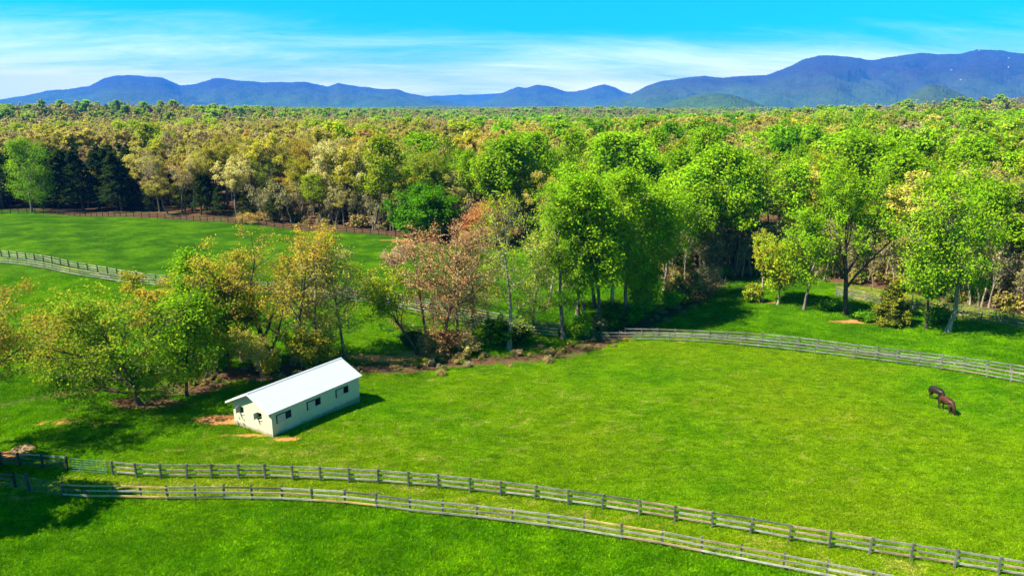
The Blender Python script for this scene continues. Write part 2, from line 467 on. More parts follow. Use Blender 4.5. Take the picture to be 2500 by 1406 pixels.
def sstep(v): v = np.clip(v, 0, 1); return v * v * (3 - 2 * v)
def lush_at(x, y):
    c = dist_poly(x, y, CREEK)
    v = 0.26 + 0.40 * sstep((-x - 18) / 22) + 0.30 * sstep((26 - c) / 22) * sstep((20 - x) / 25)   # field with the barn: lighter, yellower
    v = np.where(y < yN2(x), 0.80, v)
    v = np.where((y >= yN2(x)) & (y < yN1(x)) & (x > -45), 0.02, v)
    back = np.where(x < 18, y > yL2(x), y > yR1(x))
    v = np.where(back, np.where(x < 18, 1.55, 1.15), v)
    return v
def straw_at(x, y):
    v = np.full(np.shape(x), 0.32)
    v = v + 0.20 * gs(x, y, 5, 72, 40, 18) + 0.25 * gs(x, y, -20, 60, 14, 6)
    v = np.where(y < yN2(x), 0.08, v)
    v = np.where((y >= yN2(x)) & (y < yN1(x)), 0.62, v)
    back = np.where(x < 18, y > yL2(x), y > yR1(x))
    v = np.where(back, 0.0, v)
    e = edge_y(x) - y
    v = np.where((x > 60) & (e < 14), 0.95, v)
    return v
CLAY = [(548, 1024, 4.2, 1.8, 1.0), (517, 1030, 3.5, 1.6, 0.55), (610, 1062, 5.0, 0.8, 0.62), (697, 1072, 1.7, 0.5, 1.0), (640, 1068, 3.0, 0.6, 0.6), (150, 1030, 5.5, 2.4, 0.55), (260, 1035, 5.0, 2.0, 0.5),
        (40, 1110, 3.4, 1.2, 0.7), (0, 1112, 4, 1.6, 0.75), (190, 1000, 4, 2, 0.5), (500, 1075, 4, 1.2, 0.42), (50, 1215, 3, 1.0, 0.6), (760, 880, 5.0, 1.5, 0.5), (930, 875, 9, 2.0, 0.7), (1050, 862, 8, 1.6, 0.75),
        (1280, 850, 3, 0.8, 0.7), (1100, 590, 20, 2.0, 0.85), (1220, 602, 14, 2.0, 0.8), (800, 563, 20, 1.0, 0.45), (2120, 785, 9, 1.6, 0.8), (1870, 740, 5, 1.2, 0.6)]
def clay_at(x, y):
    v = np.zeros(np.shape(x))
    for px, py, sx, sy, a in CLAY:
        p = ground(px, py); v = np.maximum(v, a * gs(x, y, p[0], p[1], sx, sy))
    for L, a in ((R1L, 0.5), (R2L, 0.4), (N1, 0.34), (N2, 0.34)):
        v = np.maximum(v, a * np.exp(-(dist_poly(x, y, L[:, :2]) / 0.8) ** 2))
    return v
LITTER_SHADE = [(470, 945, 5.0, 3.6), (360, 985, 5.5, 2.6), (560, 915, 5.0, 3.0), (640, 905, 4.0, 2.2), (700, 895, 4.0, 2.0)]  # dark litter under the left trees, also standing in for their deep shade
LITTER_SHADE_P = {(a, b): ground(a, b) for a, b, _, _ in LITTER_SHADE}
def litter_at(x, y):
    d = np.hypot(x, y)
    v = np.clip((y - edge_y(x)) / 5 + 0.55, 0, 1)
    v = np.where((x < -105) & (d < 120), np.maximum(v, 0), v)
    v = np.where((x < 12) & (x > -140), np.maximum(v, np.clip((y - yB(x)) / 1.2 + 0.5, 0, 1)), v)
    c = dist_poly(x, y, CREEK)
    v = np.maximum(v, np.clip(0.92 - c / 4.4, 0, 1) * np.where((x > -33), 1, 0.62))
    for px_, py_, sx_, sy_ in LITTER_SHADE:
        p_ = LITTER_SHADE_P[(px_, py_)]; v = np.maximum(v, 0.95 * gs(x, y, p_[0], p_[1], sx_, sy_))
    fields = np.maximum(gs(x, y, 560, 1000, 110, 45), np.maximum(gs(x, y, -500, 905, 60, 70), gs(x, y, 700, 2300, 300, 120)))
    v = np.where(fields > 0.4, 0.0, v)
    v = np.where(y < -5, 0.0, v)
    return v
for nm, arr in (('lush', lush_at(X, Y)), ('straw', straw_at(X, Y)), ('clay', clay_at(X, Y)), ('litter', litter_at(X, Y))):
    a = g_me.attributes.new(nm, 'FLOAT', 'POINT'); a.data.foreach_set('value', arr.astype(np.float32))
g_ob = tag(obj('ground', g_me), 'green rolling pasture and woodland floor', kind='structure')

# ------------------------------------------------------------------ mountains
def fbm1(x, seed, octs=5):
    r = np.random.default_rng(seed); v = 0; a = 1.0; f = 1.0
    for _ in range(octs):
        ph = r.uniform(0, 6.28, 2); v = v + a * (np.sin(x * f + ph[0]) + 0.6 * np.sin(x * f * 1.7 + ph[1])); a *= 0.5; f *= 2.03
    return v
def fbm2(x, y, seed, octs=5):
    r = np.random.default_rng(seed); v = 0; a = 1.0; f = 1.0
    for _ in range(octs):
        th = r.uniform(0, 6.28); ph = r.uniform(0, 6.28, 3)
        u = x * math.cos(th) + y * math.sin(th); w = -x * math.sin(th) + y * math.cos(th)
        v = v + a * np.sin(u * f + ph[0] + 0.9 * np.sin(w * f * 0.8 + ph[1])) * np.sin(w * f * 1.1 + ph[2]); a *= 0.52; f *= 1.97
    return v

KM = 1.7
def mountain(name, prof, dist, front, back, seed, label, spur=1.0):
    pr = np.array(prof, float)
    if name == 'mountain_ridge': dist, front, back = dist * KM, front * KM, back * KM
    kn = dist / 6200.0
    pxs = np.linspace(pr[0, 0], pr[-1, 0], int((pr[-1, 0] - pr[0, 0]) / 2.0) + 2)
    k = np.interp(pxs, pr[:, 0], pr[:, 1])
    ker = np.array([1, 2, 2, 2, 1.0]); ker /= ker.sum()
    k = np.convolve(np.pad(k, 2, mode='edge'), ker, 'valid')
    k = k + 0.55 * fbm1(pxs / 19.0, seed + 5, 4)
    xs, zs = [], []
    for a, b in zip(pxs, k):
        r = ray(a, b); t = dist / r[1]
        xs.append(r[0] * t); zs.append(CAMH + r[2] * t)
    xs, zs = np.array(xs), np.array(zs)
    vs_ = np.concatenate([np.linspace(0, 1, 36), 1 + np.linspace(0, 1, 8)[1:] ])
    V, XX = np.meshgrid(vs_, xs, indexing='ij')
    ZR = np.broadcast_to(zs, V.shape)
    YY = np.where(V <= 1, dist - (1 - V) * front, dist + (V - 1) * back)
    XX = XX * YY / dist
    prof_v = np.where(V <= 1, V ** 1.25, np.clip(2 - V, 0, 1) ** 1.2)
    env = np.where(V <= 1, np.clip(4 * V * (1 - V), 0, 1) ** 0.8, 0.3)
    sp = np.abs(fbm2(XX / (330 * kn), YY / (520 * kn), seed, 4)) * 0.55 + 0.25 * fbm2(XX / (140 * kn), YY / (170 * kn), seed + 1, 3)
    Z = ZR * prof_v + env * (0.30 - 0.52 * sp) * np.maximum(ZR, 60) * 1.0 * spur
    Z = np.minimum(Z, ZR * (0.2 + 0.8 * np.clip(V, 0, 1)) + 4)
    r = np.random.default_rng(seed)
    Z = Z + r.normal(0, 2.0, Z.shape) - np.where((V < 0.01) | (V > 1.99), 40, 0)
    n0, n1 = V.shape
    idn = np.arange(n0 * n1).reshape(n0, n1)
    f = np.stack([idn[:-1, :-1], idn[:-1, 1:], idn[1:, 1:], idn[1:, :-1]], -1).reshape(-1, 4)
    me = mesh_np(name, np.stack([XX, YY, Z], -1).reshape(-1, 3), f, [M_MOUNT], smooth=True)
    MOUNT.append(tag(obj(name, me), label, kind='structure'))

MOUNT = []
mountain('mountain_ridge', [(-700, 258), (-300, 250), (0, 243), (60, 235), (115, 221), (165, 219), (215, 211), (250, 193), (285, 185), (330, 184), (395, 190), (440, 209), (480, 205), (525, 191), (570, 195),
                            (640, 202), (700, 201), (740, 200), (800, 212), (825, 203), (870, 211), (920, 217), (968, 218), (1000, 229), (1060, 240), (1120, 256), (1180, 264)],
         7600, 2600, 2200, 3, 'long blue flat-topped mountain ridge at the left of the skyline')
mountain('mountain_ridge', [(900, 262), (1000, 240), (1060, 235), (1130, 231), (1180, 232), (1240, 225), (1330, 230), (1430, 235), (1560, 240), (1700, 255)],
         10500, 2500, 1500, 8, 'low farthest blue ridge in the gap of the skyline')
mountain('mountain_ridge', [(1130, 264), (1180, 247), (1215, 234), (1240, 222), (1262, 212), (1285, 215), (1310, 207), (1340, 211), (1385, 225), (1430, 219), (1475, 206), (1500, 213), (1520, 224), (1545, 230), (1600, 244), (1660, 262)],
         8200, 1900, 1500, 21, 'blue knobby ridge with three small peaks at mid skyline')
mountain('mountain_ridge', [(1430, 266), (1500, 246), (1545, 228), (1580, 210), (1620, 198), (1650, 193), (1715, 186), (1750, 190), (1800, 187), (1870, 184), (1930, 162), (1960, 147), (2000, 135), (2050, 137),
                            (2130, 147), (2170, 141), (2250, 129), (2300, 134), (2340, 132), (2390, 121), (2440, 124), (2500, 131), (2700, 140), (3100, 190), (3500, 250)],
         6200, 2300, 2200, 14, 'tall purple-blue mountain rising at the right of the skyline')
mountain('foothill', [(1600, 268), (1650, 246), (1690, 234), (1740, 228), (1790, 232), (1830, 246), (1880, 266)], 4600, 500, 500, 31, 'small rounded wooded foothill below the right mountain', 0.5)
mountain('foothill', [(2180, 268), (2230, 225), (2270, 207), (2310, 212), (2350, 232), (2400, 262)], 4700, 500, 500, 37, 'green knoll at the foot of the tall right mountain', 0.5)
mountain('foothill', [(-900, 245), (-300, 246), (-60, 252), (60, 256), (150, 264), (230, 272)], 4200, 700, 600, 41, 'low wooded foothill at the far left below the long ridge', 0.4)

# ------------------------------------------------------------------ trees
def norm(v): return v / np.maximum(np.linalg.norm(v, axis=-1, keepdims=True), 1e-9)

def grow(starts, dirs, lens, npts, up, wob, r):
    B = len(starts); P = np.zeros((B, npts, 3)); P[:, 0] = starts; d = norm(dirs)
    for i in range(1, npts):
        d = norm(d + r.normal(0, wob, (B, 3)) + np.array([0, 0, up]))
        P[:, i] = P[:, i - 1] + d * (lens / (npts - 1))[:, None]
    return P

def tubes(P, rad, sides):
    """P (B,n,3), rad (B,n) -> verts, quads"""
    B, n, _ = P.shape
    T = np.gradient(P, axis=1); T = norm(T)
    ref = np.where(np.abs(T[..., 2:3]) > 0.9, np.array([1.0, 0, 0]), np.array([0, 0, 1.0]))
    U = norm(np.cross(T, ref)); W = np.cross(T, U)
    an = np.arange(sides) * 2 * math.pi / sides
    V = P[:, :, None, :] + rad[:, :, None, None] * (np.cos(an)[None, None, :, None] * U[:, :, None, :] + np.sin(an)[None, None, :, None] * W[:, :, None, :])
    ids = np.arange(B * n * sides).reshape(B, n, sides)
    a = ids[:, :-1]; b = np.roll(ids, -1, 2)[:, :-1]; c = np.roll(ids, -1, 2)[:, 1:]; d = ids[:, 1:]
    return V.reshape(-1, 3), np.stack([a, b, c, d], -1).reshape(-1, 4)

def children(P, R_, per, t0, t1, lenf, ang, r, gold=True):
    """branch starts on parents P: per children each; lenf(t) length, ang(t) angle from the parent's direction"""
    B, n, _ = P.shape
    t = t0 + (t1 - t0) * (np.arange(per)[None, :] + r.uniform(0.0, 1.0, (B, per))) / per
    f = t * (n - 1); i = np.clip(f.astype(int), 0, n - 2); w = (f - i)[..., None]
    bi = np.arange(B)[:, None]
    S = P[bi, i] * (1 - w) + P[bi, i + 1] * w
    T = norm(P[bi, i + 1] - P[bi, i])
    ref = np.where(np.abs(T[..., 2:3]) > 0.9, np.array([1.0, 0, 0]), np.array([0, 0, 1.0]))
    U = norm(np.cross(T, ref)); W = np.cross(T, U)
    ph = (np.arange(per) * 2.4)[None, :] + r.uniform(0, 6.28, (B, 1)) + r.normal(0, 0.4, (B, per))
    A = ang(t) + r.normal(0, 0.12, t.shape)
    D = T * np.cos(A)[..., None] + np.sin(A)[..., None] * (np.cos(ph)[..., None] * U + np.sin(ph)[..., None] * W)
    L = lenf(t) * r.uniform(0.75, 1.2, t.shape)
    Rr = R_[bi, i] * (1 - w[..., 0]) + R_[bi, i + 1] * w[..., 0]
    return S.reshape(-1, 3), D.reshape(-1, 3), L.reshape(-1), Rr.reshape(-1)

SPEC = {
 # upright leafy hardwood (tulip poplar like)
 'poplar': dict(cb=0.26, n1=30, a1=(1.05, 0.45), env=lambda u: np.clip(np.sin(np.pi * (0.12 + 0.85 * u)) ** 0.6, 0.1, 1), up1=0.10, n2=6, n3=4, lv=11, ls=0.27, jit=0.55, trunk=1.0),
 # broad oak like, sparse tassels
 'oak': dict(cb=0.30, n1=7, a1=(0.75, 0.30), env=lambda u: 1.0 + 0 * u, up1=0.055, n2=8, n3=8, n4=3, lv=4, ls=0.20, jit=0.28, trunk=0.52),
 # vase of bare grey limbs with a haze of buds
 'bare': dict(cb=0.34, n1=6, a1=(0.62, 0.22), env=lambda u: 1.0 + 0 * u, up1=0.05, n2=8, n3=9, n4=3, lv=1.6, ls=0.15, jit=0.15, trunk=0.5),
 # airy early-spring tree: branches and fine twigs from low down to the top
 'wispy': dict(cb=0.10, n1=24, a1=(1.15, 0.42), env=lambda u: np.clip(np.sin(np.pi * (0.16 + 0.74 * u)) ** 0.7, 0.15, 1), up1=0.085, n2=7, n3=8, lv=2.6, ls=0.19, jit=0.26, trunk=0.93),
 # dense round crown
 'round': dict(cb=0.10, n1=34, a1=(1.25, 0.5), env=lambda u: np.clip(np.sin(np.pi * (0.2 + 0.75 * u)) ** 0.55, 0.1, 1), up1=0.06, n2=7, n3=5, lv=13, ls=0.30, jit=0.45, trunk=0.9),
 # layered dark conifer
 'pine': dict(cb=0.10, n1=60, a1=(1.62, 1.0), env=lambda u: np.clip(1.02 - u, 0.06, 1) ** 0.75, up1=0.015, n2=9, n3=3, lv=9, ls=0.21, jit=0.26, trunk=1.0),
 # small bushy shrub, many stems
 'shrub': dict(cb=0.04, n1=16, a1=(1.0, 0.25), env=lambda u: 1.0 + 0 * u, up1=0.05, n2=6, n3=5, lv=7, ls=0.17, jit=0.25, trunk=0.35),
}

def tree_geo(kind, seed, h, rad, lod=1.0, leafk=1.0, lsk=1.0, lean=(0, 0), cb=None, tr=None):
    """returns (bark verts, bark quads), (leaf verts, leaf quads); the tree stands on the origin"""
    s = SPEC[kind]; r = np.random.default_rng(seed)
    cb = s['cb'] if cb is None else cb
    up_th = h * s['trunk']
    n1 = max(4, int(s['n1'] * (0.5 + 0.5 * lod))); n2 = max(3, int(round(s['n2'] * (0.4 + 0.6 * lod)))); n3 = max(2, int(round(s['n3'] * (0.4 + 0.6 * lod))))
    tr = (0.012 * h + 0.05 if kind != 'shrub' else 0.035) if tr is None else tr
    # trunk
    P0 = grow(np.zeros((1, 3)), np.array([[lean[0], lean[1], 1.0]]) + r.normal(0, 0.03, (1, 3)), np.array([up_th]), 12, 0.02, 0.045 if s['trunk'] > 0.8 else 0.06, r)
    tt = np.linspace(0, 1, 12)
    R0 = (tr * (1 - (0.88 if s['trunk'] > 0.8 else 0.42) * tt) + tr * 0.55 * np.exp(-tt * 22))[None, :]
    env = s['env']
    c0 = cb / s['trunk'] if s['trunk'] < 0.9 else cb
    a_lo, a_hi = s['a1']
    if s['trunk'] > 0.8:
        l1 = lambda t: rad * 1.0 * env((t - c0) / (1 - c0)) + 0.15
        S, D, L, Rp = children(P0, R0, n1, c0, 0.985, l1, lambda t: a_lo + (a_hi - a_lo) * (t - c0) / (1 - c0), r)
    else:
        l1 = lambda t: (h * (0.72 - 0.12 * t)) * (1.0 if kind != 'shrub' else 0.8)
        S, D, L, Rp = children(P0, R0, n1, min(c0, 0.85), 1.0, l1, lambda t: a_lo + (a_hi - a_lo) * t, r)
    P1 = grow(S, D, L, 7, s['up1'], 0.10, r)
    k = np.linspace(0, 1, 7)
    R1 = np.minimum(Rp * 0.72, 0.010 * L + 0.02)[:, None] * (1 - 0.8 * k)[None, :]
    if s['trunk'] < 0.8: R1 = (Rp * r.uniform(0.45, 0.75, len(Rp)))[:, None] * (1 - 0.85 * k)[None, :]
    fr = 0.55 if s['trunk'] > 0.8 else 0.34
    S, D, L2, Rp = children(P1, R1, n2, 0.18, 1.0, lambda t: 1.0 - 0.45 * t, lambda t: 0.85 - 0.25 * t, r)
    L2 = L2 * np.repeat(L, n2) * fr
    P2 = grow(S, D, L2, 5, 0.04 if kind != 'pine' else -0.02, 0.13, r)
    R2 = np.minimum(Rp * 0.7, 0.012 * L2 + 0.012)[:, None] * (1 - 0.75 * np.linspace(0, 1, 5))[None, :]
    S, D, L3, Rp = children(P2, R2, n3, 0.2, 1.0, lambda t: 1.0 - 0.4 * t, lambda t: 0.8 + 0 * t, r)
    L3 = L3 * np.repeat(L2, n3) * 0.52
    P3 = grow(S, D, L3, 3, 0.05 if kind != 'pine' else -0.03, 0.16, r)
    R3 = np.minimum(Rp * 0.8, 0.02)[:, None] * (1 - 0.6 * np.linspace(0, 1, 3))[None, :]
    levels = [(P0, R0, 7), (P1, R1, 5), (P2, R2, 4), (P3, R3, 3)]
    last = P3
    if 'n4' in s and lod > 0.45:
        S, D, L4, Rp = children(P3, R3, s['n4'], 0.3, 1.0, lambda t: 1.0 - 0.3 * t, lambda t: 0.7 + 0 * t, r)
        L4 = L4 * np.repeat(L3, s['n4']) * 0.6
        P4 = grow(S, D, L4, 3, 0.06, 0.15, r)
        levels.append((P4, np.full((len(P4), 3), 0.013) * np.array([1.0, 0.8, 0.5]), 3)); last = P4
    # normalise to the wanted height and crown radius
    allp = np.concatenate([p.reshape(-1, 3) for p, _, _ in levels[1:]])
    zs = h * 0.985 / max(allp[:, 2].max(), 1e-3)
    cxy = np.median(allp[:, :2], axis=0)
    rs = rad / max(np.percentile(np.hypot(*(allp[:, :2] - cxy).T), 96), 1e-3)
    for p, _, _ in levels: p[..., 2] *= zs; p[..., :2] *= rs
    # trunks must not be squeezed flat or stretched: keep centre line only, tubes are built after the scaling
    bv, bf, off = [], [], 0
    for li, (p, q, sd) in enumerate(levels):
        if li == 3 and kind in ('poplar', 'round', 'pine', 'shrub') and leafk > 0.5: continue      # twigs hidden among the leaves
        v, f = tubes(p, q, sd); bv.append(v); bf.append(f + off); off += len(v)
    bv[0][:, 2] -= 0.25
    # leaves
    nl = s['lv'] * leafk
    cnt = np.floor(nl + r.uniform(0, 1, len(last))).astype(int)
    bi = np.repeat(np.arange(len(last)), cnt); N = len(bi)
    nn = last.shape[1]
    t = r.uniform(0.1, 1.0, N) * (nn - 1); i = np.clip(t.astype(int), 0, nn - 2); w = (t - i)[:, None]
    C = last[bi, i] * (1 - w) + last[bi, i + 1] * w + r.normal(0, s['jit'], (N, 3)) * (0.55 if kind == 'pine' else 1.0) * np.array([1, 1, 0.35 if kind == 'pine' else 0.8])
    C[:, 2] = np.maximum(C[:, 2], 0.15)
    cc = np.array([np.median(C[:, 0]), np.median(C[:, 1]), h * 0.5])
    outw = norm((C - cc) / np.array([rad, rad, h * 0.4]))                    # leaves face outwards and up
    nrm = norm(r.normal(0, 0.62, (N, 3)) + outw * (0.75 if kind != 'pine' else 0.3) + np.array([0, 0, 0.45 if kind != 'pine' else 1.2]))
    a = norm(np.cross(nrm, r.normal(0, 1, (N, 3)))); b = np.cross(nrm, a)
    sz = s['ls'] * lsk * r.uniform(0.55, 1.3, N)[:, None]
    asp = 0.62 if kind != 'pine' else 0.42
    fold = nrm * sz * 0.22
    LV = np.stack([C - a * sz, C - b * sz * asp + fold, C + a * sz, C + b * sz * asp + fold], 1).reshape(-1, 3)
    LF = np.arange(N * 4).reshape(N, 4)
    return (np.concatenate(bv), np.concatenate(bf)), (LV, LF)

NTRI = 0
def tree_meshes(kind, seed, h, rad, **kw):
    global NTRI
    (bv, bf), (lv, lf) = tree_geo(kind, seed, h, rad, **kw)
    NTRI += 2 * (len(bf) + len(lf))
    return mesh_np('trunk', bv, bf, [M_BARK], smooth=True), mesh_np('crown', lv, lf, [M_LEAF])

def place_tree(name, meshes, loc, rz, sc_, tint, tint_b, bark, label, cat='tree', group=None):
    o = obj(name, None, None, loc, (0, 0, rz), sc_)
    o.empty_display_size = 0.5
    tag(o, label, cat, group)
    t = obj('trunk', meshes[0], o); t['bark'] = [float(v) for v in bark]
    c = obj('crown', meshes[1], o); c['tint'] = [float(v) for v in tint]; c['tint_b'] = [float(v) for v in tint_b]
    return o

T = dict(green=(0.150, 0.330, 0.006), lime=(0.275, 0.410, 0.010), deep=(0.060, 0.185, 0.005), emerald=(0.105, 0.250, 0.002), olive=(0.34, 0.335, 0.022), yellow=(0.48, 0.405, 0.026), tan=(0.56, 0.455, 0.120),
         cream=(0.64, 0.58, 0.20), orange=(0.47, 0.275, 0.030), rust=(0.44, 0.200, 0.060), red=(0.48, 0.15, 0.065), brown=(0.39, 0.275, 0.095), grey=(0.40, 0.320, 0.185), pine=(0.024, 0.052, 0.010), pine2=(0.058, 0.095, 0.014), pink=(0.50, 0.290, 0.155), white=(0.80, 0.78, 0.68))
BK_DARK, BK_GREY, BK_PALE, BK_RED = (0.55, 0.5, 0.45), (1.0, 1.0, 1.0), (1.9, 1.85, 1.8), (1.2, 0.85, 0.65)

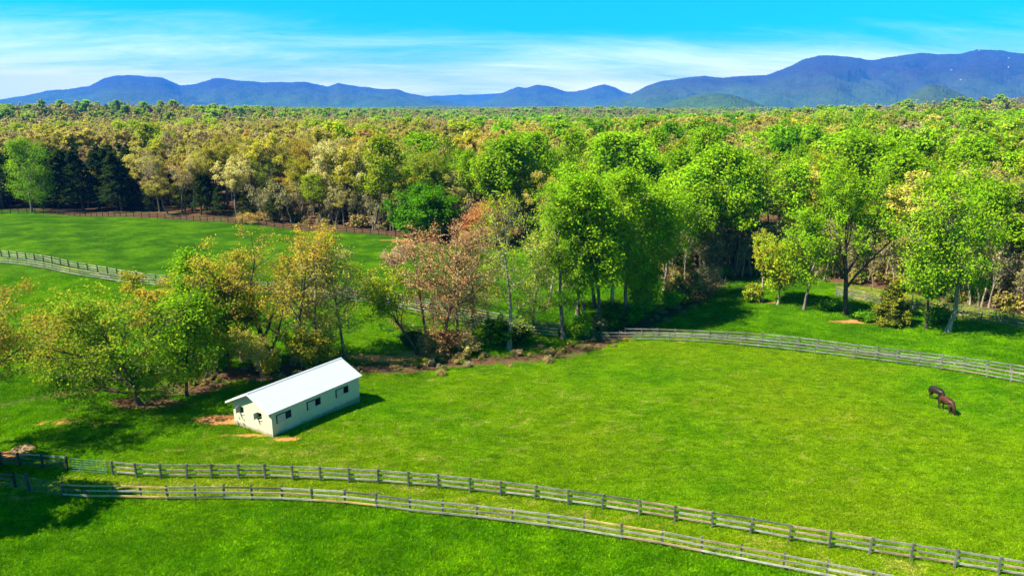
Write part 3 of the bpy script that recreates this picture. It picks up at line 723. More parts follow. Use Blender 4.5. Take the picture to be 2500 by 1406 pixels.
# --- the single trees that can be told apart: name, base pixel, top row, crown half width (px), kind, colours, bark, lean, extras, label
HERO = [
 ('hardwood_tree', (-150, 1105), 660, 185, 'oak', 'olive', 'orange', BK_GREY, (0.06, 0), dict(leafk=1.5, lsk=0.9), 'budding orange and olive tree reaching in at the left edge of the picture'),
 ('hardwood_tree', (345, 988), 652, 215, 'wispy', 'green', 'olive', BK_DARK, (-0.16, 0), dict(leafk=3.6, lsk=1.0, cb=0.06, tr=0.3), 'broad speckled yellow-green tree spreading low left of the white barn'),
 ('hardwood_tree', (330, 893), 668, 90, 'oak', 'olive', 'orange', BK_DARK, (0.12, 0), dict(leafk=2.2), 'tree with leaning dark trunk and rusty top behind the broad speckled tree'),
 ('hardwood_tree', (215, 925), 735, 125, 'wispy', 'lime', 'orange', BK_DARK, (-0.1, 0), dict(leafk=2.6, cb=0.05), 'low yellow-green tree at the left shoulder of the broad speckled tree'),
 ('hardwood_tree', (457, 970), 720, 85, 'poplar', 'green', 'lime', BK_DARK, (-0.03, 0), dict(leafk=0.85, lsk=0.9, cb=0.15), 'fresh green young tree beside the broad speckled tree, left of the barn'),
 ('hardwood_tree', (491, 912), 615, 70, 'poplar', 'green', 'lime', BK_DARK, (0, 0), dict(leafk=0.55, lsk=0.9, cb=0.15), 'slim green tree whose crown tops the far double fence'),
 ('hardwood_tree', (563, 903), 655, 62, 'oak', 'olive', 'orange', BK_DARK, (-0.12, 0), dict(leafk=0.9), 'thin dark-stemmed tree with rusty crown, second left of the large vase tree'),
 ('hardwood_tree', (528, 908), 650, 62, 'wispy', 'olive', 'lime', BK_GREY, (0.0, 0), dict(leafk=1.3, cb=0.15), 'wispy olive tree between the slim green tree and the thin dark stems'),
 ('hardwood_tree', (590, 880), 600, 66, 'wispy', 'olive', 'orange', BK_GREY, (-0.05, 0), dict(leafk=1.0, cb=0.2), 'wispy bare-limbed tree behind the thin dark stems'),
 ('hardwood_tree', (772, 884), 572, 84, 'wispy', 'yellow', 'tan', BK_PALE, (0.04, 0), dict(leafk=1.1, cb=0.12), 'wispy tan tree right of the golden tree behind the barn'),
 ('hardwood_tree', (640, 930), 790, 60, 'bare', 'olive', 'yellow', BK_PALE, (0.0, 0), dict(leafk=1.4), 'low twiggy tree beneath the large vase-shaped tree'),
 ('hardwood_tree', (615, 905), 690, 55, 'oak', 'olive', 'lime', BK_DARK, (-0.04, 0), dict(leafk=0.8), 'thin straight tree just left of the large vase-shaped tree'),
 ('hardwood_tree', (668, 897), 538, 150, 'bare', 'orange', 'yellow', BK_DARK, (-0.12, 0), dict(leafk=2.6, tr=0.42, lsk=1.0, cb=0.12), 'large vase-shaped budding tree with bare dark limbs behind the barn'),
 ('hardwood_tree', (716, 889), 532, 135, 'wispy', 'yellow', 'orange', BK_GREY, (0.08, 0), dict(leafk=1.7, tr=0.36, cb=0.08), 'golden yellow budding tree behind the barn roof'),
 ('hardwood_tree', (840, 872), 598, 72, 'wispy', 'tan', 'olive', BK_GREY, (-0.05, 0), dict(leafk=0.9, cb=0.25), 'pale sparse tree with whitish limbs at the far end of the barn'),
 ('hardwood_tree', (1020, 866), 636, 78, 'oak', 'lime', 'olive', BK_DARK, (-0.28, 0), dict(leafk=0.9, cb=0.35), 'dark trunk leaning left with yellow-green crown over the creek bank'),
 ('maple_tree', (1050, 842), 540, 105, 'wispy', 'rust', 'pink', BK_RED, (-0.08, 0), dict(leafk=1.0, cb=0.08), 'rust-pink budding tree with brown trunk, left one of the creek pair'),
 ('maple_tree', (1074, 852), 532, 120, 'wispy', 'pink', 'rust', BK_RED, (0.06, 0), dict(leafk=1.0, cb=0.08, tr=0.34), 'tall rust-pink budding tree with reddish trunk, right one of the creek pair'),
 ('hardwood_tree', (1118, 838), 610, 70, 'wispy', 'pink', 'tan', BK_GREY, (0.12, 0), dict(leafk=1.0, cb=0.1), 'thin pinkish grey tree leaning right beside the rust-pink pair'),
 ('sycamore_tree', (1243, 852), 455, 92, 'wispy', 'lime', 'olive', BK_PALE, (0.07, 0), dict(leafk=1.0, cb=0.16, tr=0.33), 'sparse tree with pale bleached limbs in the middle of the creek row'),
 ('hardwood_tree', (1376, 826), 452, 85, 'wispy', 'lime', 'green', BK_GREY, (0, 0), dict(leafk=1.6, cb=0.16), 'straight grey-trunked thin green tree just left of the tall green clump'),
 ('hardwood_tree', (1468, 800), 415, 85, 'poplar', 'green', 'lime', BK_GREY, (-0.06, 0), dict(leafk=0.9), 'leafy tall tree at the left of the green clump by the right field'),
 ('hardwood_tree', (1492, 795), 398, 80, 'poplar', 'lime', 'green', BK_PALE, (0.0, 0), dict(leafk=0.85, cb=0.3), 'tallest pale-stemmed tree in the green clump by the right field'),
 ('hardwood_tree', (1523, 790), 425, 78, 'poplar', 'green', 'lime', BK_GREY, (0.06, 0), dict(leafk=0.9), 'leafy tree at the right of the green clump beside the fence bend'),
 ('hardwood_tree', (1432, 792), 470, 75, 'poplar', 'lime', 'green', BK_GREY, (-0.04, 0), dict(leafk=0.8), 'slim leafy tree filling the left flank of the green clump'),
 ('hardwood_tree', (1452, 752), 420, 90, 'poplar', 'green', 'lime', BK_GREY, (0, 0), dict(leafk=0.85), 'leafy tree behind the left flank of the green clump'),
 ('hardwood_tree', (1548, 758), 440, 85, 'poplar', 'lime', 'green', BK_GREY, (0.02, 0), dict(leafk=0.85), 'leafy lime tree behind the right flank of the green clump'),
 ('hardwood_tree', (1590, 735), 455, 75, 'poplar', 'lime', 'green', BK_PALE, (0, 0), dict(leafk=0.7, cb=0.35), 'pale-stemmed lime tree joining the clump to the wood'),
 ('hardwood_tree', (1340, 745), 500, 70, 'wispy', 'tan', 'lime', BK_PALE, (0.04, 0), dict(leafk=1.2, cb=0.15), 'thin tan-green tree behind the grey straight trunk'),
 ('hardwood_tree', (1300, 812), 560, 62, 'wispy', 'lime', 'tan', BK_GREY, (0.05, 0), dict(leafk=1.2, cb=0.12), 'wispy lime tree between the pale-limbed tree and the grey trunk'),
 ('hardwood_tree', (1410, 770), 440, 80, 'poplar', 'lime', 'green', BK_GREY, (0.0, 0), dict(leafk=0.7), 'tall leafy tree closing the gap left of the green clump'),
 ('hardwood_tree', (960, 700), 590, 45, 'bare', 'grey', 'pink', BK_GREY, (0, 0), dict(leafk=1.2), 'small grey bare tree behind the leaning creek trunk'),
 ('hardwood_tree', (1155, 800), 560, 62, 'wispy', 'pink', 'olive', BK_GREY, (-0.05, 0), dict(leafk=1.1, cb=0.12), 'pinkish budding tree between the rust-pink pair and the pale-limbed tree'),
 ('hardwood_tree', (1572, 772), 640, 38, 'poplar', 'lime', 'green', BK_GREY, (0.03, 0), dict(leafk=0.6, cb=0.15), 'small bright tree at the right foot of the tall green clump'),
 ('hardwood_tree', (1622, 708), 452, 70, 'poplar', 'lime', 'green', BK_PALE, (0, 0), dict(leafk=0.6, cb=0.4), 'pale-stemmed tree at the dark gap in the right wood edge'),
 ('hardwood_tree', (1862, 737), 560, 42, 'oak', 'lime', 'yellow', BK_PALE, (0, 0), dict(leafk=1.1, cb=0.25), 'small yellow-green tree, leftmost of those standing in the right field'),
 ('hardwood_tree', (1898, 744), 590, 40, 'poplar', 'lime', 'yellow', BK_PALE, (0.02, 0), dict(leafk=0.55), 'second small yellow-green tree from the left in the right field'),
 ('hardwood_tree', (1963, 756), 520, 62, 'poplar', 'lime', 'green', BK_GREY, (0.03, 0), dict(leafk=0.55, cb=0.28), 'medium lime green tree left of the biggest tree in the right field'),
 ('hardwood_tree', (2066, 768), 372, 122, 'oak', 'lime', 'green', BK_DARK, (-0.04, 0), dict(leafk=2.0, lsk=1.15, tr=0.42, cb=0.2), 'biggest lime green tree with dark trunk and mulched foot in the right field'),
 ('hardwood_tree', (2262, 803), 560, 60, 'poplar', 'green', 'lime', BK_DARK, (-0.02, 0), dict(leafk=0.7, cb=0.35), 'dark-stemmed tree left of the pale trunk in the right field'),
 ('hardwood_tree', (2312, 811), 408, 112, 'poplar', 'lime', 'green', BK_PALE, (0.03, 0), dict(leafk=0.85, cb=0.26, tr=0.36), 'tall lime tree with thick pale trunk near the right edge'),
 ('cedar_tree', (2178, 792), 682, 40, 'pine', 'pine2', 'olive', BK_DARK, (0, 0), dict(leafk=1.3, lsk=0.9, cb=0.03), 'dense olive-green cedar on the mulch strip in the right field'),
 ('maple_tree', (1048, 580), 442, 92, 'round', 'emerald', 'deep', BK_DARK, (0, 0), dict(leafk=0.9, lsk=1.25), 'dense round emerald green tree behind the rust-pink pair'),
 ('maple_tree', (1182, 600), 492, 52, 'poplar', 'red', 'rust', BK_RED, (0, 0), dict(leafk=0.75, cb=0.12), 'bright coppery red tree at the far pasture fence'),
 ('hardwood_tree', (78, 517), 332, 52, 'poplar', 'green', 'lime', BK_PALE, (0, 0), dict(leafk=1.0, cb=0.10), 'tall pale green tree standing out from the dark pines at left'),
 ('hardwood_tree', (1380, 602), 402, 80, 'oak', 'yellow', 'tan', BK_GREY, (0, 0), dict(leafk=1.4), 'golden tan crown in the green wood above the far pasture corner'),
 # out of the picture to the left: their shadows fall on the gates
 ('hardwood_tree', (-330, 1150), 640, 190, 'oak', 'olive', 'lime', BK_GREY, (0, 0), dict(leafk=3.0), 'budding tree standing left of the picture by the paddock gates'),
 ('hardwood_tree', (-135, 1176), 850, 105, 'oak', 'olive', 'lime', BK_GREY, (0, 0), dict(leafk=3.0, lsk=1.4), 'third budding tree standing left of the picture between the gates'),
 ('hardwood_tree', (-190, 1222), 800, 165, 'oak', 'olive', 'lime', BK_GREY, (0, 0), dict(leafk=3.2, lsk=1.4), 'second budding tree standing left of the picture below the gates'),
]
for i, (nm, (bx, by), top, hw, kind, ta, tb, bk, lean, ex, lab) in enumerate(HERO):
    p = ground(bx, by); h = height_to(p, top); rad = hw * depth(p) / FPX
    ex = dict(ex); ex['lsk'] = ex.get('lsk', 1.0) * 0.74; ex['leafk'] = ex.get('leafk', 1.0) * {'oak': 1.35, 'bare': 1.2, 'wispy': 1.3}.get(kind, 1.5)
    ms = tree_meshes(kind, 100 + i, h, rad, lean=lean, **ex)
    place_tree(nm, ms, p - np.array([0, 0, 0.05]), 0.0, (1, 1, 1), T[ta], T[tb], bk, lab)

# --- shrubs along the creek and at the wood edges
SHRUB = [((1215, 848), 780, 48, 'pine2', 'deep', 1.2, 'dark evergreen bush under the pale-limbed tree on the creek bank'), ((1270, 838), 790, 40, 'pine2', 'deep', 1.2, 'second dark bush right of the pale-limbed tree trunk'),
         ((1005, 842), 810, 26, 'deep', 'pine2', 1.2, 'low dark bush left of the leaning creek trunk'), ((1418, 826), 760, 34, 'lime', 'green', 0.9, 'bright yellow-green bush beside the grey straight trunk'),
         ((1095, 862), 800, 42, 'rust', 'brown', 0.5, 'rusty bramble thicket at the foot of the rust-pink pair'), ((1135, 858), 815, 34, 'brown', 'tan', 0.5, 'pale brown bramble right of the rust-pink pair'), ((1040, 858), 815, 30, 'rust', 'brown', 0.5, 'small rusty bramble left of the rust-pink trunks'),
         ((735, 905), 800, 52, 'yellow', 'olive', 0.55, 'tangled yellow-olive shrub with white stems against the barn roof'), ((790, 890), 795, 42, 'olive', 'yellow', 0.6, 'olive twiggy shrub behind the barn ridge'), ((655, 915), 840, 36, 'olive', 'yellow', 0.5, 'low olive shrub under the large vase tree'),
         ((2020, 757), 728, 26, 'deep', 'green', 1.0, 'rounded green bush left of the biggest right-field tree'), ((1835, 737), 690, 20, 'lime', 'olive', 0.7, 'small lime bush at the left end of the right-field trees'), ((2110, 782), 760, 24, 'deep', 'green', 1.0, 'low dark bush on the mulch between big tree and cedar'),
         ((1500, 803), 735, 36, 'deep', 'pine2', 1.0, 'dark bush at the foot of the tall green clump'), ((1545, 790), 740, 30, 'deep', 'green', 1.0, 'green bush on the right foot of the tall green clump'), ((1455, 812), 770, 26, 'pine2', 'brown', 0.9, 'dark bush behind the fence corner by the clump'),
         ((1690, 735), 640, 45, 'brown', 'pine2', 0.8, 'brown thicket in the dark gap of the wood edge'), ((1655, 742), 670, 40, 'pine2', 'brown', 0.9, 'shadowy thicket left in the dark gap of the wood edge'), ((1725, 722), 640, 40, 'grey', 'brown', 0.6, 'grey twiggy thicket right in the dark gap of the wood edge'),
         ((1640, 752), 705, 34, 'green', 'lime', 0.9, 'leafy green bush before the dark gap of the wood edge'), ((2290, 790), 742, 34, 'deep', 'green', 0.8, 'green bush between the dark stem and the pale trunk'), ((600, 548), 520, 34, 'brown', 'orange', 0.6, 'brown bush at the far pasture fence')]
shrub_ms = [tree_meshes('shrub', 300 + i, 4.0, 2.0, lod=0.9) for i in range(3)]
for i, ((bx, by), top, hw, ta, tb, lk, lab) in enumerate(SHRUB):
    p = ground(bx, by); h = max(0.8, height_to(p, top)); rad = hw * depth(p) / FPX
    ms = tree_meshes('shrub', 320 + i, h, rad, leafk=lk * 1.2)
    place_tree('shrub', ms, p - np.array([0, 0, 0.1]), 0.0, (1, 1, 1), T[ta], T[tb], BK_PALE if 'white' in lab else BK_GREY, lab, 'shrub')

# --- the woods: shared shapes
VAR = {
 'poplar': [tree_meshes('poplar', 500 + i, 20.0, rr, lod=0.9, leafk=0.75, lsk=0.95, cb=cbv) for i, (rr, cbv) in enumerate(((4.2, 0.48), (4.9, 0.52), (3.7, 0.40)))],
 'oak': [tree_meshes('oak', 520 + i, 20.0, rr, lod=0.9, leafk=1.7, lsk=0.95, cb=0.4) for i, rr in enumerate((5.6, 4.8, 5.2))],
 'bare': [tree_meshes('bare', 540 + i, 20.0, rr, lod=0.9, leafk=1.6, lsk=1.0, cb=0.45) for i, rr in enumerate((4.6, 3.8, 4.2))],
 'pine': [tree_meshes('pine', 560 + i, 20.0, rr, lod=0.8, leafk=1.1, lsk=1.2, cb=c) for i, (rr, c) in enumerate(((4.0, 0.12), (4.6, 0.2)))],
 'round': [tree_meshes('round', 580, 20.0, 6.0, lod=0.8, leafk=0.9, lsk=1.2, cb=0.15)],
}
KINDNAME = {'poplar': 'hardwood_tree', 'oak': 'oak_tree', 'bare': 'bare_tree', 'pine': 'pine_tree', 'round': 'maple_tree'}

def wood_mix(x, y, r):
    """kind, colour a, colour b, bark for a tree of the woods at world x, y"""
    a = x / max(y, 1.0); d = math.hypot(x, y); u = r.random()
    px = 1250 + 1752 * a * 0.985
    def pick(tab):
        w = np.array([q[0] for q in tab], float); k = r.choice(len(tab), p=w / w.sum()); return tab[k][1:]
    if px < 335 and d < 300 and y - float(edge_y(x)) < 34:
        return pick([(10, 'pine', 'pine', 'pine2', BK_DARK), (0.6, 'oak', 'olive', 'yellow', BK_GREY)])
    if px < 720 and y - float(edge_y(x)) < 14 and u < 0.55:
        return ('pine', 'pine', 'pine2', BK_DARK)
    if px < 480 and y - float(edge_y(x)) < 30 and u < 0.4:
        return ('pine', 'pine', 'pine2', BK_DARK)
    gl = float(np.interp(px, [0, 1000, 1300, 1700, 1900, 2200, 2500], [235, 215, 200, 205, 235, 310, 400]))
    if d < gl and px < 1000:
        return pick([(3.2, 'oak', 'olive', 'yellow', BK_GREY), (2, 'oak', 'orange', 'yellow', BK_GREY), (2.6, 'oak', 'tan', 'cream', BK_GREY), (2.4, 'bare', 'tan', 'olive', BK_GREY), (2.4, 'bare', 'olive', 'lime', BK_GREY), (2.0, 'poplar', 'lime', 'olive', BK_GREY), (0.6, 'pine', 'pine2', 'pine', BK_DARK)])
    if d < gl and px > 1950 and d > 200:
        return pick([(3, 'poplar', 'green', 'olive', BK_GREY), (2, 'poplar', 'lime', 'green', BK_GREY), (1.8, 'oak', 'olive', 'deep', BK_GREY), (1.5, 'bare', 'tan', 'grey', BK_PALE), (1.2, 'pine', 'pine2', 'deep', BK_DARK), (1.0, 'oak', 'tan', 'cream', BK_GREY), (1.0, 'poplar', 'deep', 'green', BK_GREY)])
    if d < gl:
        return pick([(7, 'poplar', 'lime', 'green', BK_GREY), (5, 'poplar', 'green', 'lime', BK_PALE), (2.2, 'oak', 'lime', 'olive', BK_GREY), (3.0, 'bare', 'tan', 'olive', BK_PALE), (0.9, 'oak', 'tan', 'yellow', BK_GREY), (0.3, 'poplar', 'deep', 'green', BK_GREY)])
    if px < 1150 and d < 900:
        return pick([(4.5, 'bare', 'brown', 'grey', BK_GREY), (2.4, 'oak', 'brown', 'olive', BK_GREY), (3.0, 'oak', 'olive', 'brown', BK_GREY), (1.5, 'oak', 'tan', 'olive', BK_GREY), (1.2, 'oak', 'yellow', 'olive', BK_GREY), (0.5, 'oak', 'orange', 'brown', BK_GREY), (0.5, 'poplar', 'lime', 'olive', BK_GREY)])
    if px < 1950 and d < 900:
        return pick([(3.6, 'oak', 'tan', 'olive', BK_GREY), (3.0, 'bare', 'brown', 'tan', BK_GREY), (2.6, 'oak', 'olive', 'yellow', BK_GREY), (1.6, 'poplar', 'lime', 'green', BK_GREY), (0.6, 'poplar', 'green', 'deep', BK_GREY), (0.9, 'oak', 'rust', 'pink', BK_RED), (0.6, 'pine', 'pine2', 'deep', BK_DARK), (0.8, 'oak', 'orange', 'tan', BK_GREY)])
    if d < 900:
        return pick([(2.0, 'poplar', 'green', 'olive', BK_GREY), (1.4, 'poplar', 'lime', 'green', BK_GREY), (2.6, 'bare', 'grey', 'brown', BK_PALE), (1.6, 'oak', 'tan', 'olive', BK_GREY), (2.0, 'pine', 'pine2', 'deep', BK_DARK), (1.5, 'oak', 'olive', 'deep', BK_GREY)])
    return pick([(3, 'bare', 'brown', 'grey', BK_GREY), (2.4, 'oak', 'olive', 'brown', BK_GREY), (1.8, 'poplar', 'green', 'olive', BK_GREY), (1.7, 'oak', 'tan', 'olive', BK_GREY), (2.0, 'pine', 'pine2', 'deep', BK_DARK), (0.7, 'poplar', 'lime', 'green', BK_GREY)])

FIELDS = [(520, 870, 120, 60), (760, 930, 90, 50), (-500, 895, 70, 75), (700, 2300, 320, 130), (-900, 2600, 400, 120), (300, 3100, 500, 120), (-240, 1750, 260, 60), (380, 1500, 200, 60), (600, 1010, 60, 40)]
def in_field(x, y): 
    for cx_, cy_f, sx, sy in FIELDS:
        if ((x - cx_) / sx) ** 2 + ((y - cy_f) / sy) ** 2 < 1: return True
    return False

pts = []
r_ = np.random.default_rng(77)
def scatter(y0, y1, step, amax, lo_margin):
    ys = np.arange(y0, y1, step)
    for yy in ys:
        half = amax * yy + 40
        xs_ = np.arange(-half, half, step)
        jx = xs_ + r_.uniform(-0.42, 0.42, len(xs_)) * step; jy = yy + r_.uniform(-0.42, 0.42, len(xs_)) * step
        ok = jy > edge_y(jx) + lo_margin
        for a_, b_ in zip(jx[ok], jy[ok]): pts.append((a_, b_))
scatter(95, 300, 6.2, 0.86, 1.0)
near_n = len(pts)
scatter(300, 620, 7.2, 0.84, 1.0)
scatter(620, 1500, 10.0, 0.82, 1.0)
scatter(1500, 4300, 18.0, 0.80, 1.0)
scatter(4300, 8200, 36.0, 0.80, 1.0)
pts = [p for p in pts if not in_field(*p)]
_pa = np.array(pts); _gap = np.sin(_pa[:, 0] / 17 + 1.7 * np.sin(_pa[:, 1] / 29)) * np.sin(_pa[:, 1] / 21 + 1.1 * np.sin(_pa[:, 0] / 37))
pts = [p for p, g_, q_ in zip(pts, _gap, r_.random(len(pts))) if q_ > 0.05 + 0.55 * max(0.0, g_ - 0.25) / 0.75]
# never inside one of the single trees at the wood edge
hb = [ground(*q[1])[:2] for q in HERO]
P_ = np.array(pts); P_ = P_[np.min([(P_[:, 0] - a) ** 2 + (P_[:, 1] - b) ** 2 for a, b in hb], axis=0) > 9.0]; D_ = np.hypot(P_[:, 0], P_[:, 1])
EY = P_[:, 1] - edge_y(P_[:, 0])
in_view = np.abs(P_[:, 0]) < 0.735 * P_[:, 1] + 8
# those that show largest: the first rows of the wood edge and the nearest crowns behind
score = D_ + 1.6 * np.clip(EY, 0, 200) + np.where(in_view, 0, 1e6)
order = np.argsort(score)
SINGLE = set(order[:290].tolist())

COLW = {'green': 'green', 'lime': 'lime', 'deep': 'deep-green', 'emerald': 'emerald', 'olive': 'olive', 'yellow': 'golden', 'tan': 'tan', 'cream': 'cream', 'orange': 'orange', 'rust': 'rusty', 'red': 'red', 'brown': 'brown', 'grey': 'grey', 'pine': 'blackish', 'pine2': 'dark-green', 'pink': 'pinkish'}
KW = {'poplar': 'leafy hardwood', 'oak': 'budding oak', 'bare': 'bare hardwood', 'pine': 'conifer', 'round': 'maple'}
def region(px):
    for lim, w in ((300, 'behind far-left black fence'), (620, 'behind left half of black fence'), (950, 'behind middle of black fence'), (1300, 'behind the red tree'),
                   (1620, 'behind the tall green clump'), (1900, 'above the dark wood gap'), (2200, 'behind biggest right-field tree')):
        if px < lim: return w
    return 'behind pale right-edge trunk'
ORD = ['leftmost', 'second from left', 'third from left', 'fourth from left', 'fifth from left', 'sixth from left', 'seventh from left', 'eighth from left', 'ninth from left', 'tenth from left', 'eleventh from left', 'twelfth from left', 'thirteenth from left', 'fourteenth from left', 'fifteenth from left', 'sixteenth from left', 'seventeenth from left', 'eighteenth from left']
CNT = ['', 'one', 'two', 'three', 'four', 'five', 'six', 'seven', 'eight', 'nine', 'ten', 'eleven', 'twelve', 'thirteen', 'fourteen', 'fifteen', 'sixteen', 'seventeen', 'eighteen']
singles = {}

far_pts = []
PZ = hgt(P_[:, 0], P_[:, 1])
for k, (x, y) in enumerate(P_):
    kind, ta, tb, bk = wood_mix(x, y, r_)
    z = float(PZ[k]); d = D_[k]
    hs = r_.uniform(0.66, 1.22) * (1.02 if kind != 'pine' else 0.86)
    if kind == 'poplar': hs *= 1.08
    if kind == 'pine' and d < 300: hs = r_.uniform(0.78, 1.0) if x / y < -0.52 else r_.uniform(0.32, 0.6)
    elif EY[k] < 6: hs *= r_.uniform(0.72, 1.0)
    ws = hs ** 0.6 * r_.uniform(0.72, 1.38)
    if kind == 'pine' and d < 300: ws = r_.uniform(1.0, 1.3) if hs > 0.7 else hs * r_.uniform(1.2, 1.6)
    rz = r_.uniform(0, 6.28)
    br = r_.uniform(0.78, 1.22) * (1.0 if d < 300 else 1.12)
    va = np.array(T[ta]) * br; vb = np.array(T[tb]) * br
    vi = int(r_.integers(0, len(VAR[kind])))
    if k in SINGLE:
        px = 1250 + FPX * x / depth((x, y, z))
        row = 'front row' if EY[k] < 9 else ('second row' if EY[k] < 20 else 'deeper wood')
        o = place_tree(KINDNAME[kind], VAR[kind][vi], (x, y, z - 0.1), rz, (ws, ws, hs), va, vb, bk, None, 'tree')
        singles.setdefault((COLW[ta] + ' ' + KW[kind], row, region(px)), []).append((px, o))
    else:
        far_pts.append((x, y, z - 0.2, ws * (1.0 if d < 620 else 1.12 if d < 1500 else 1.55 if d < 4300 else 2.6), hs, rz, kind, vi, va, vb, bk, d))

for (what, row, reg), lst in singles.items():
    lst.sort(key=lambda q: q[0]); n = len(lst)
    for i, (px, o) in enumerate(lst):
        if n == 1: o['label'] = f'the only {what} in the {row} {reg}'
        elif n <= 18: o['label'] = f'{ORD[i]} of {CNT[n]} {what}s, {row}, {reg}'
        else: o['label'] = f'{what} among many in the {row} {reg}'
        o['group'] = f'{what}s, {row}, {reg}'

# --- the rest of the woods: one mass of trees (points with one tree on each)
def lod_source(kind, seed, lod, leafk, lsk, rad):
    (bv, bf), (lv, lf) = tree_geo(kind, seed, 20.0, rad, lod=lod, leafk=leafk, lsk=lsk, cb=0.3)
    me = mesh_np('wood_tree', np.concatenate([bv, lv]), np.concatenate([bf, lf + len(bv)]), [M_BARK, M_LEAF], np.concatenate([np.zeros(len(bf), int), np.ones(len(lf), int)]))
    o = bpy.data.objects.new('wood_tree', me); return o
SRC = []           # (kind, range) -> index
SRC_KEYS = {}
for kind, rad in (('poplar', 4.4), ('oak', 5.4), ('bare', 4.4), ('pine', 4.2)):
    for q in range(2):
        SRC_KEYS[(kind, 0, q)] = len(SRC); SRC.append(lod_source(kind, 700 + q, 0.62, {'poplar': 1.1, 'oak': 3.6, 'bare': 4.2, 'pine': 1.0}[kind], 1.35, rad * (1 + 0.1 * q)))
    for q in range(2):
        SRC_KEYS[(kind, 1, q)] = len(SRC); SRC.append(lod_source(kind, 720 + q, 0.12, {'poplar': 0.8, 'oak': 2.4, 'bare': 4.0, 'pine': 0.6}[kind], 3.2, rad * (1.05 + 0.1 * q)))
src_col = bpy.data.collections.new('wood_tree_shapes')
for i, o in enumerate(SRC):
    o.name = f'shape_{i:02d}'; src_col.objects.link(o)

def scatter_object(name, pos, attrs, src, label):
    me = bpy.data.meshes.new(name)
    n = len(pos); me.vertices.add(n); me.vertices.foreach_set('co', np.asarray(pos, np.float32).ravel())
    for nm, (typ, arr) in attrs.items():
        a = me.attributes.new(nm, typ, 'POINT')
        key = {'FLOAT': 'value', 'INT': 'value', 'FLOAT_VECTOR': 'vector'}[typ]
        a.data.foreach_set(key, np.asarray(arr, np.int32 if typ == 'INT' else np.float32).ravel())
    o = obj(name, me)
    ng = bpy.data.node_groups.new(name, 'GeometryNodeTree')
    ng.interface.new_socket('Geometry', in_out='INPUT', socket_type='NodeSocketGeometry')
    ng.interface.new_socket('Geometry', in_out='OUTPUT', socket_type='NodeSocketGeometry')
    N = ng.nodes; Lk = ng.links
    gi = N.new('NodeGroupInput'); go = N.new('NodeGroupOutput')
    ci = N.new('GeometryNodeCollectionInfo'); ci.inputs['Collection'].default_value = src
    ci.inputs['Separate Children'].default_value = True; ci.inputs['Reset Children'].default_value = True
    ip = N.new('GeometryNodeInstanceOnPoints'); ip.inputs['Pick Instance'].default_value = True
    def na(nm, typ):
        q = N.new('GeometryNodeInputNamedAttribute'); q.data_type = typ; q.inputs['Name'].default_value = nm
        return q.outputs['Attribute']
    Lk.new(gi.outputs[0], ip.inputs['Points']); Lk.new(ci.outputs[0], ip.inputs['Instance'])
    Lk.new(na('pick', 'INT'), ip.inputs['Instance Index'])
    Lk.new(na('turn', 'FLOAT_VECTOR'), ip.inputs['Rotation']); Lk.new(na('size', 'FLOAT_VECTOR'), ip.inputs['Scale'])
    Lk.new(ip.outputs[0], go.inputs[0])
    md = o.modifiers.new('scatter', 'NODES'); md.node_group = ng
    return tag(o, label, kind='stuff')

def wood_mass(name, sel, label):
    n = len(sel)
    pick = [SRC_KEYS[(q[6] if q[6] != 'round' else 'poplar', 0 if q[11] < 620 else 1, q[7] % 2)] for q in sel]
    scatter_object(name, [q[:3] for q in sel], {
        'pick': ('INT', pick), 'turn': ('FLOAT_VECTOR', [(0, 0, q[5]) for q in sel]), 'size': ('FLOAT_VECTOR', [(q[3], q[3], q[4]) for q in sel]),
        'tint': ('FLOAT_VECTOR', [q[8] for q in sel]), 'tint_b': ('FLOAT_VECTOR', [q[9] for q in sel]), 'bark': ('FLOAT_VECTOR', [q[10] for q in sel])}, src_col, label)
wood_mass('woodland', [q for q in far_pts if q[11] < 1500], 'mixed spring woodland canopy behind the pastures')
wood_mass('distant_woodland', [q for q in far_pts if q[11] >= 1500], 'far wooded valley floor below the mountains')

# --- undergrowth along the wood edge and the creek
und_col = bpy.data.collections.new('undergrowth_shapes')
for i in range(3):
    (bv, bf), (lv, lf) = tree_geo('shrub', 800 + i, 3.0, 1.7, lod=0.5, leafk=0.55, lsk=1.2)
    me = mesh_np('bush', np.concatenate([bv, lv]), np.concatenate([bf, lf + len(bv)]), [M_BARK, M_LEAF], np.concatenate([np.zeros(len(bf), int), np.ones(len(lf), int)]))
    o = bpy.data.objects.new(f'bush_{i}', me); und_col.objects.link(o)
ru = np.random.default_rng(5)
(bv, bf), (lv, lf) = tree_geo('bare', 830, 9.0, 1.5, lod=0.5, leafk=0.35, lsk=1.1, cb=0.5)
o = bpy.data.objects.new('bush_9', mesh_np('sapling', np.concatenate([bv, lv]), np.concatenate([bf, lf + len(bv)]), [M_BARK, M_LEAF], np.concatenate([np.zeros(len(bf), int), np.ones(len(lf), int)]))); und_col.objects.link(o)
up_, us_, ut_, ua_, ub_, uk_, upk = [], [], [], [], [], [], []
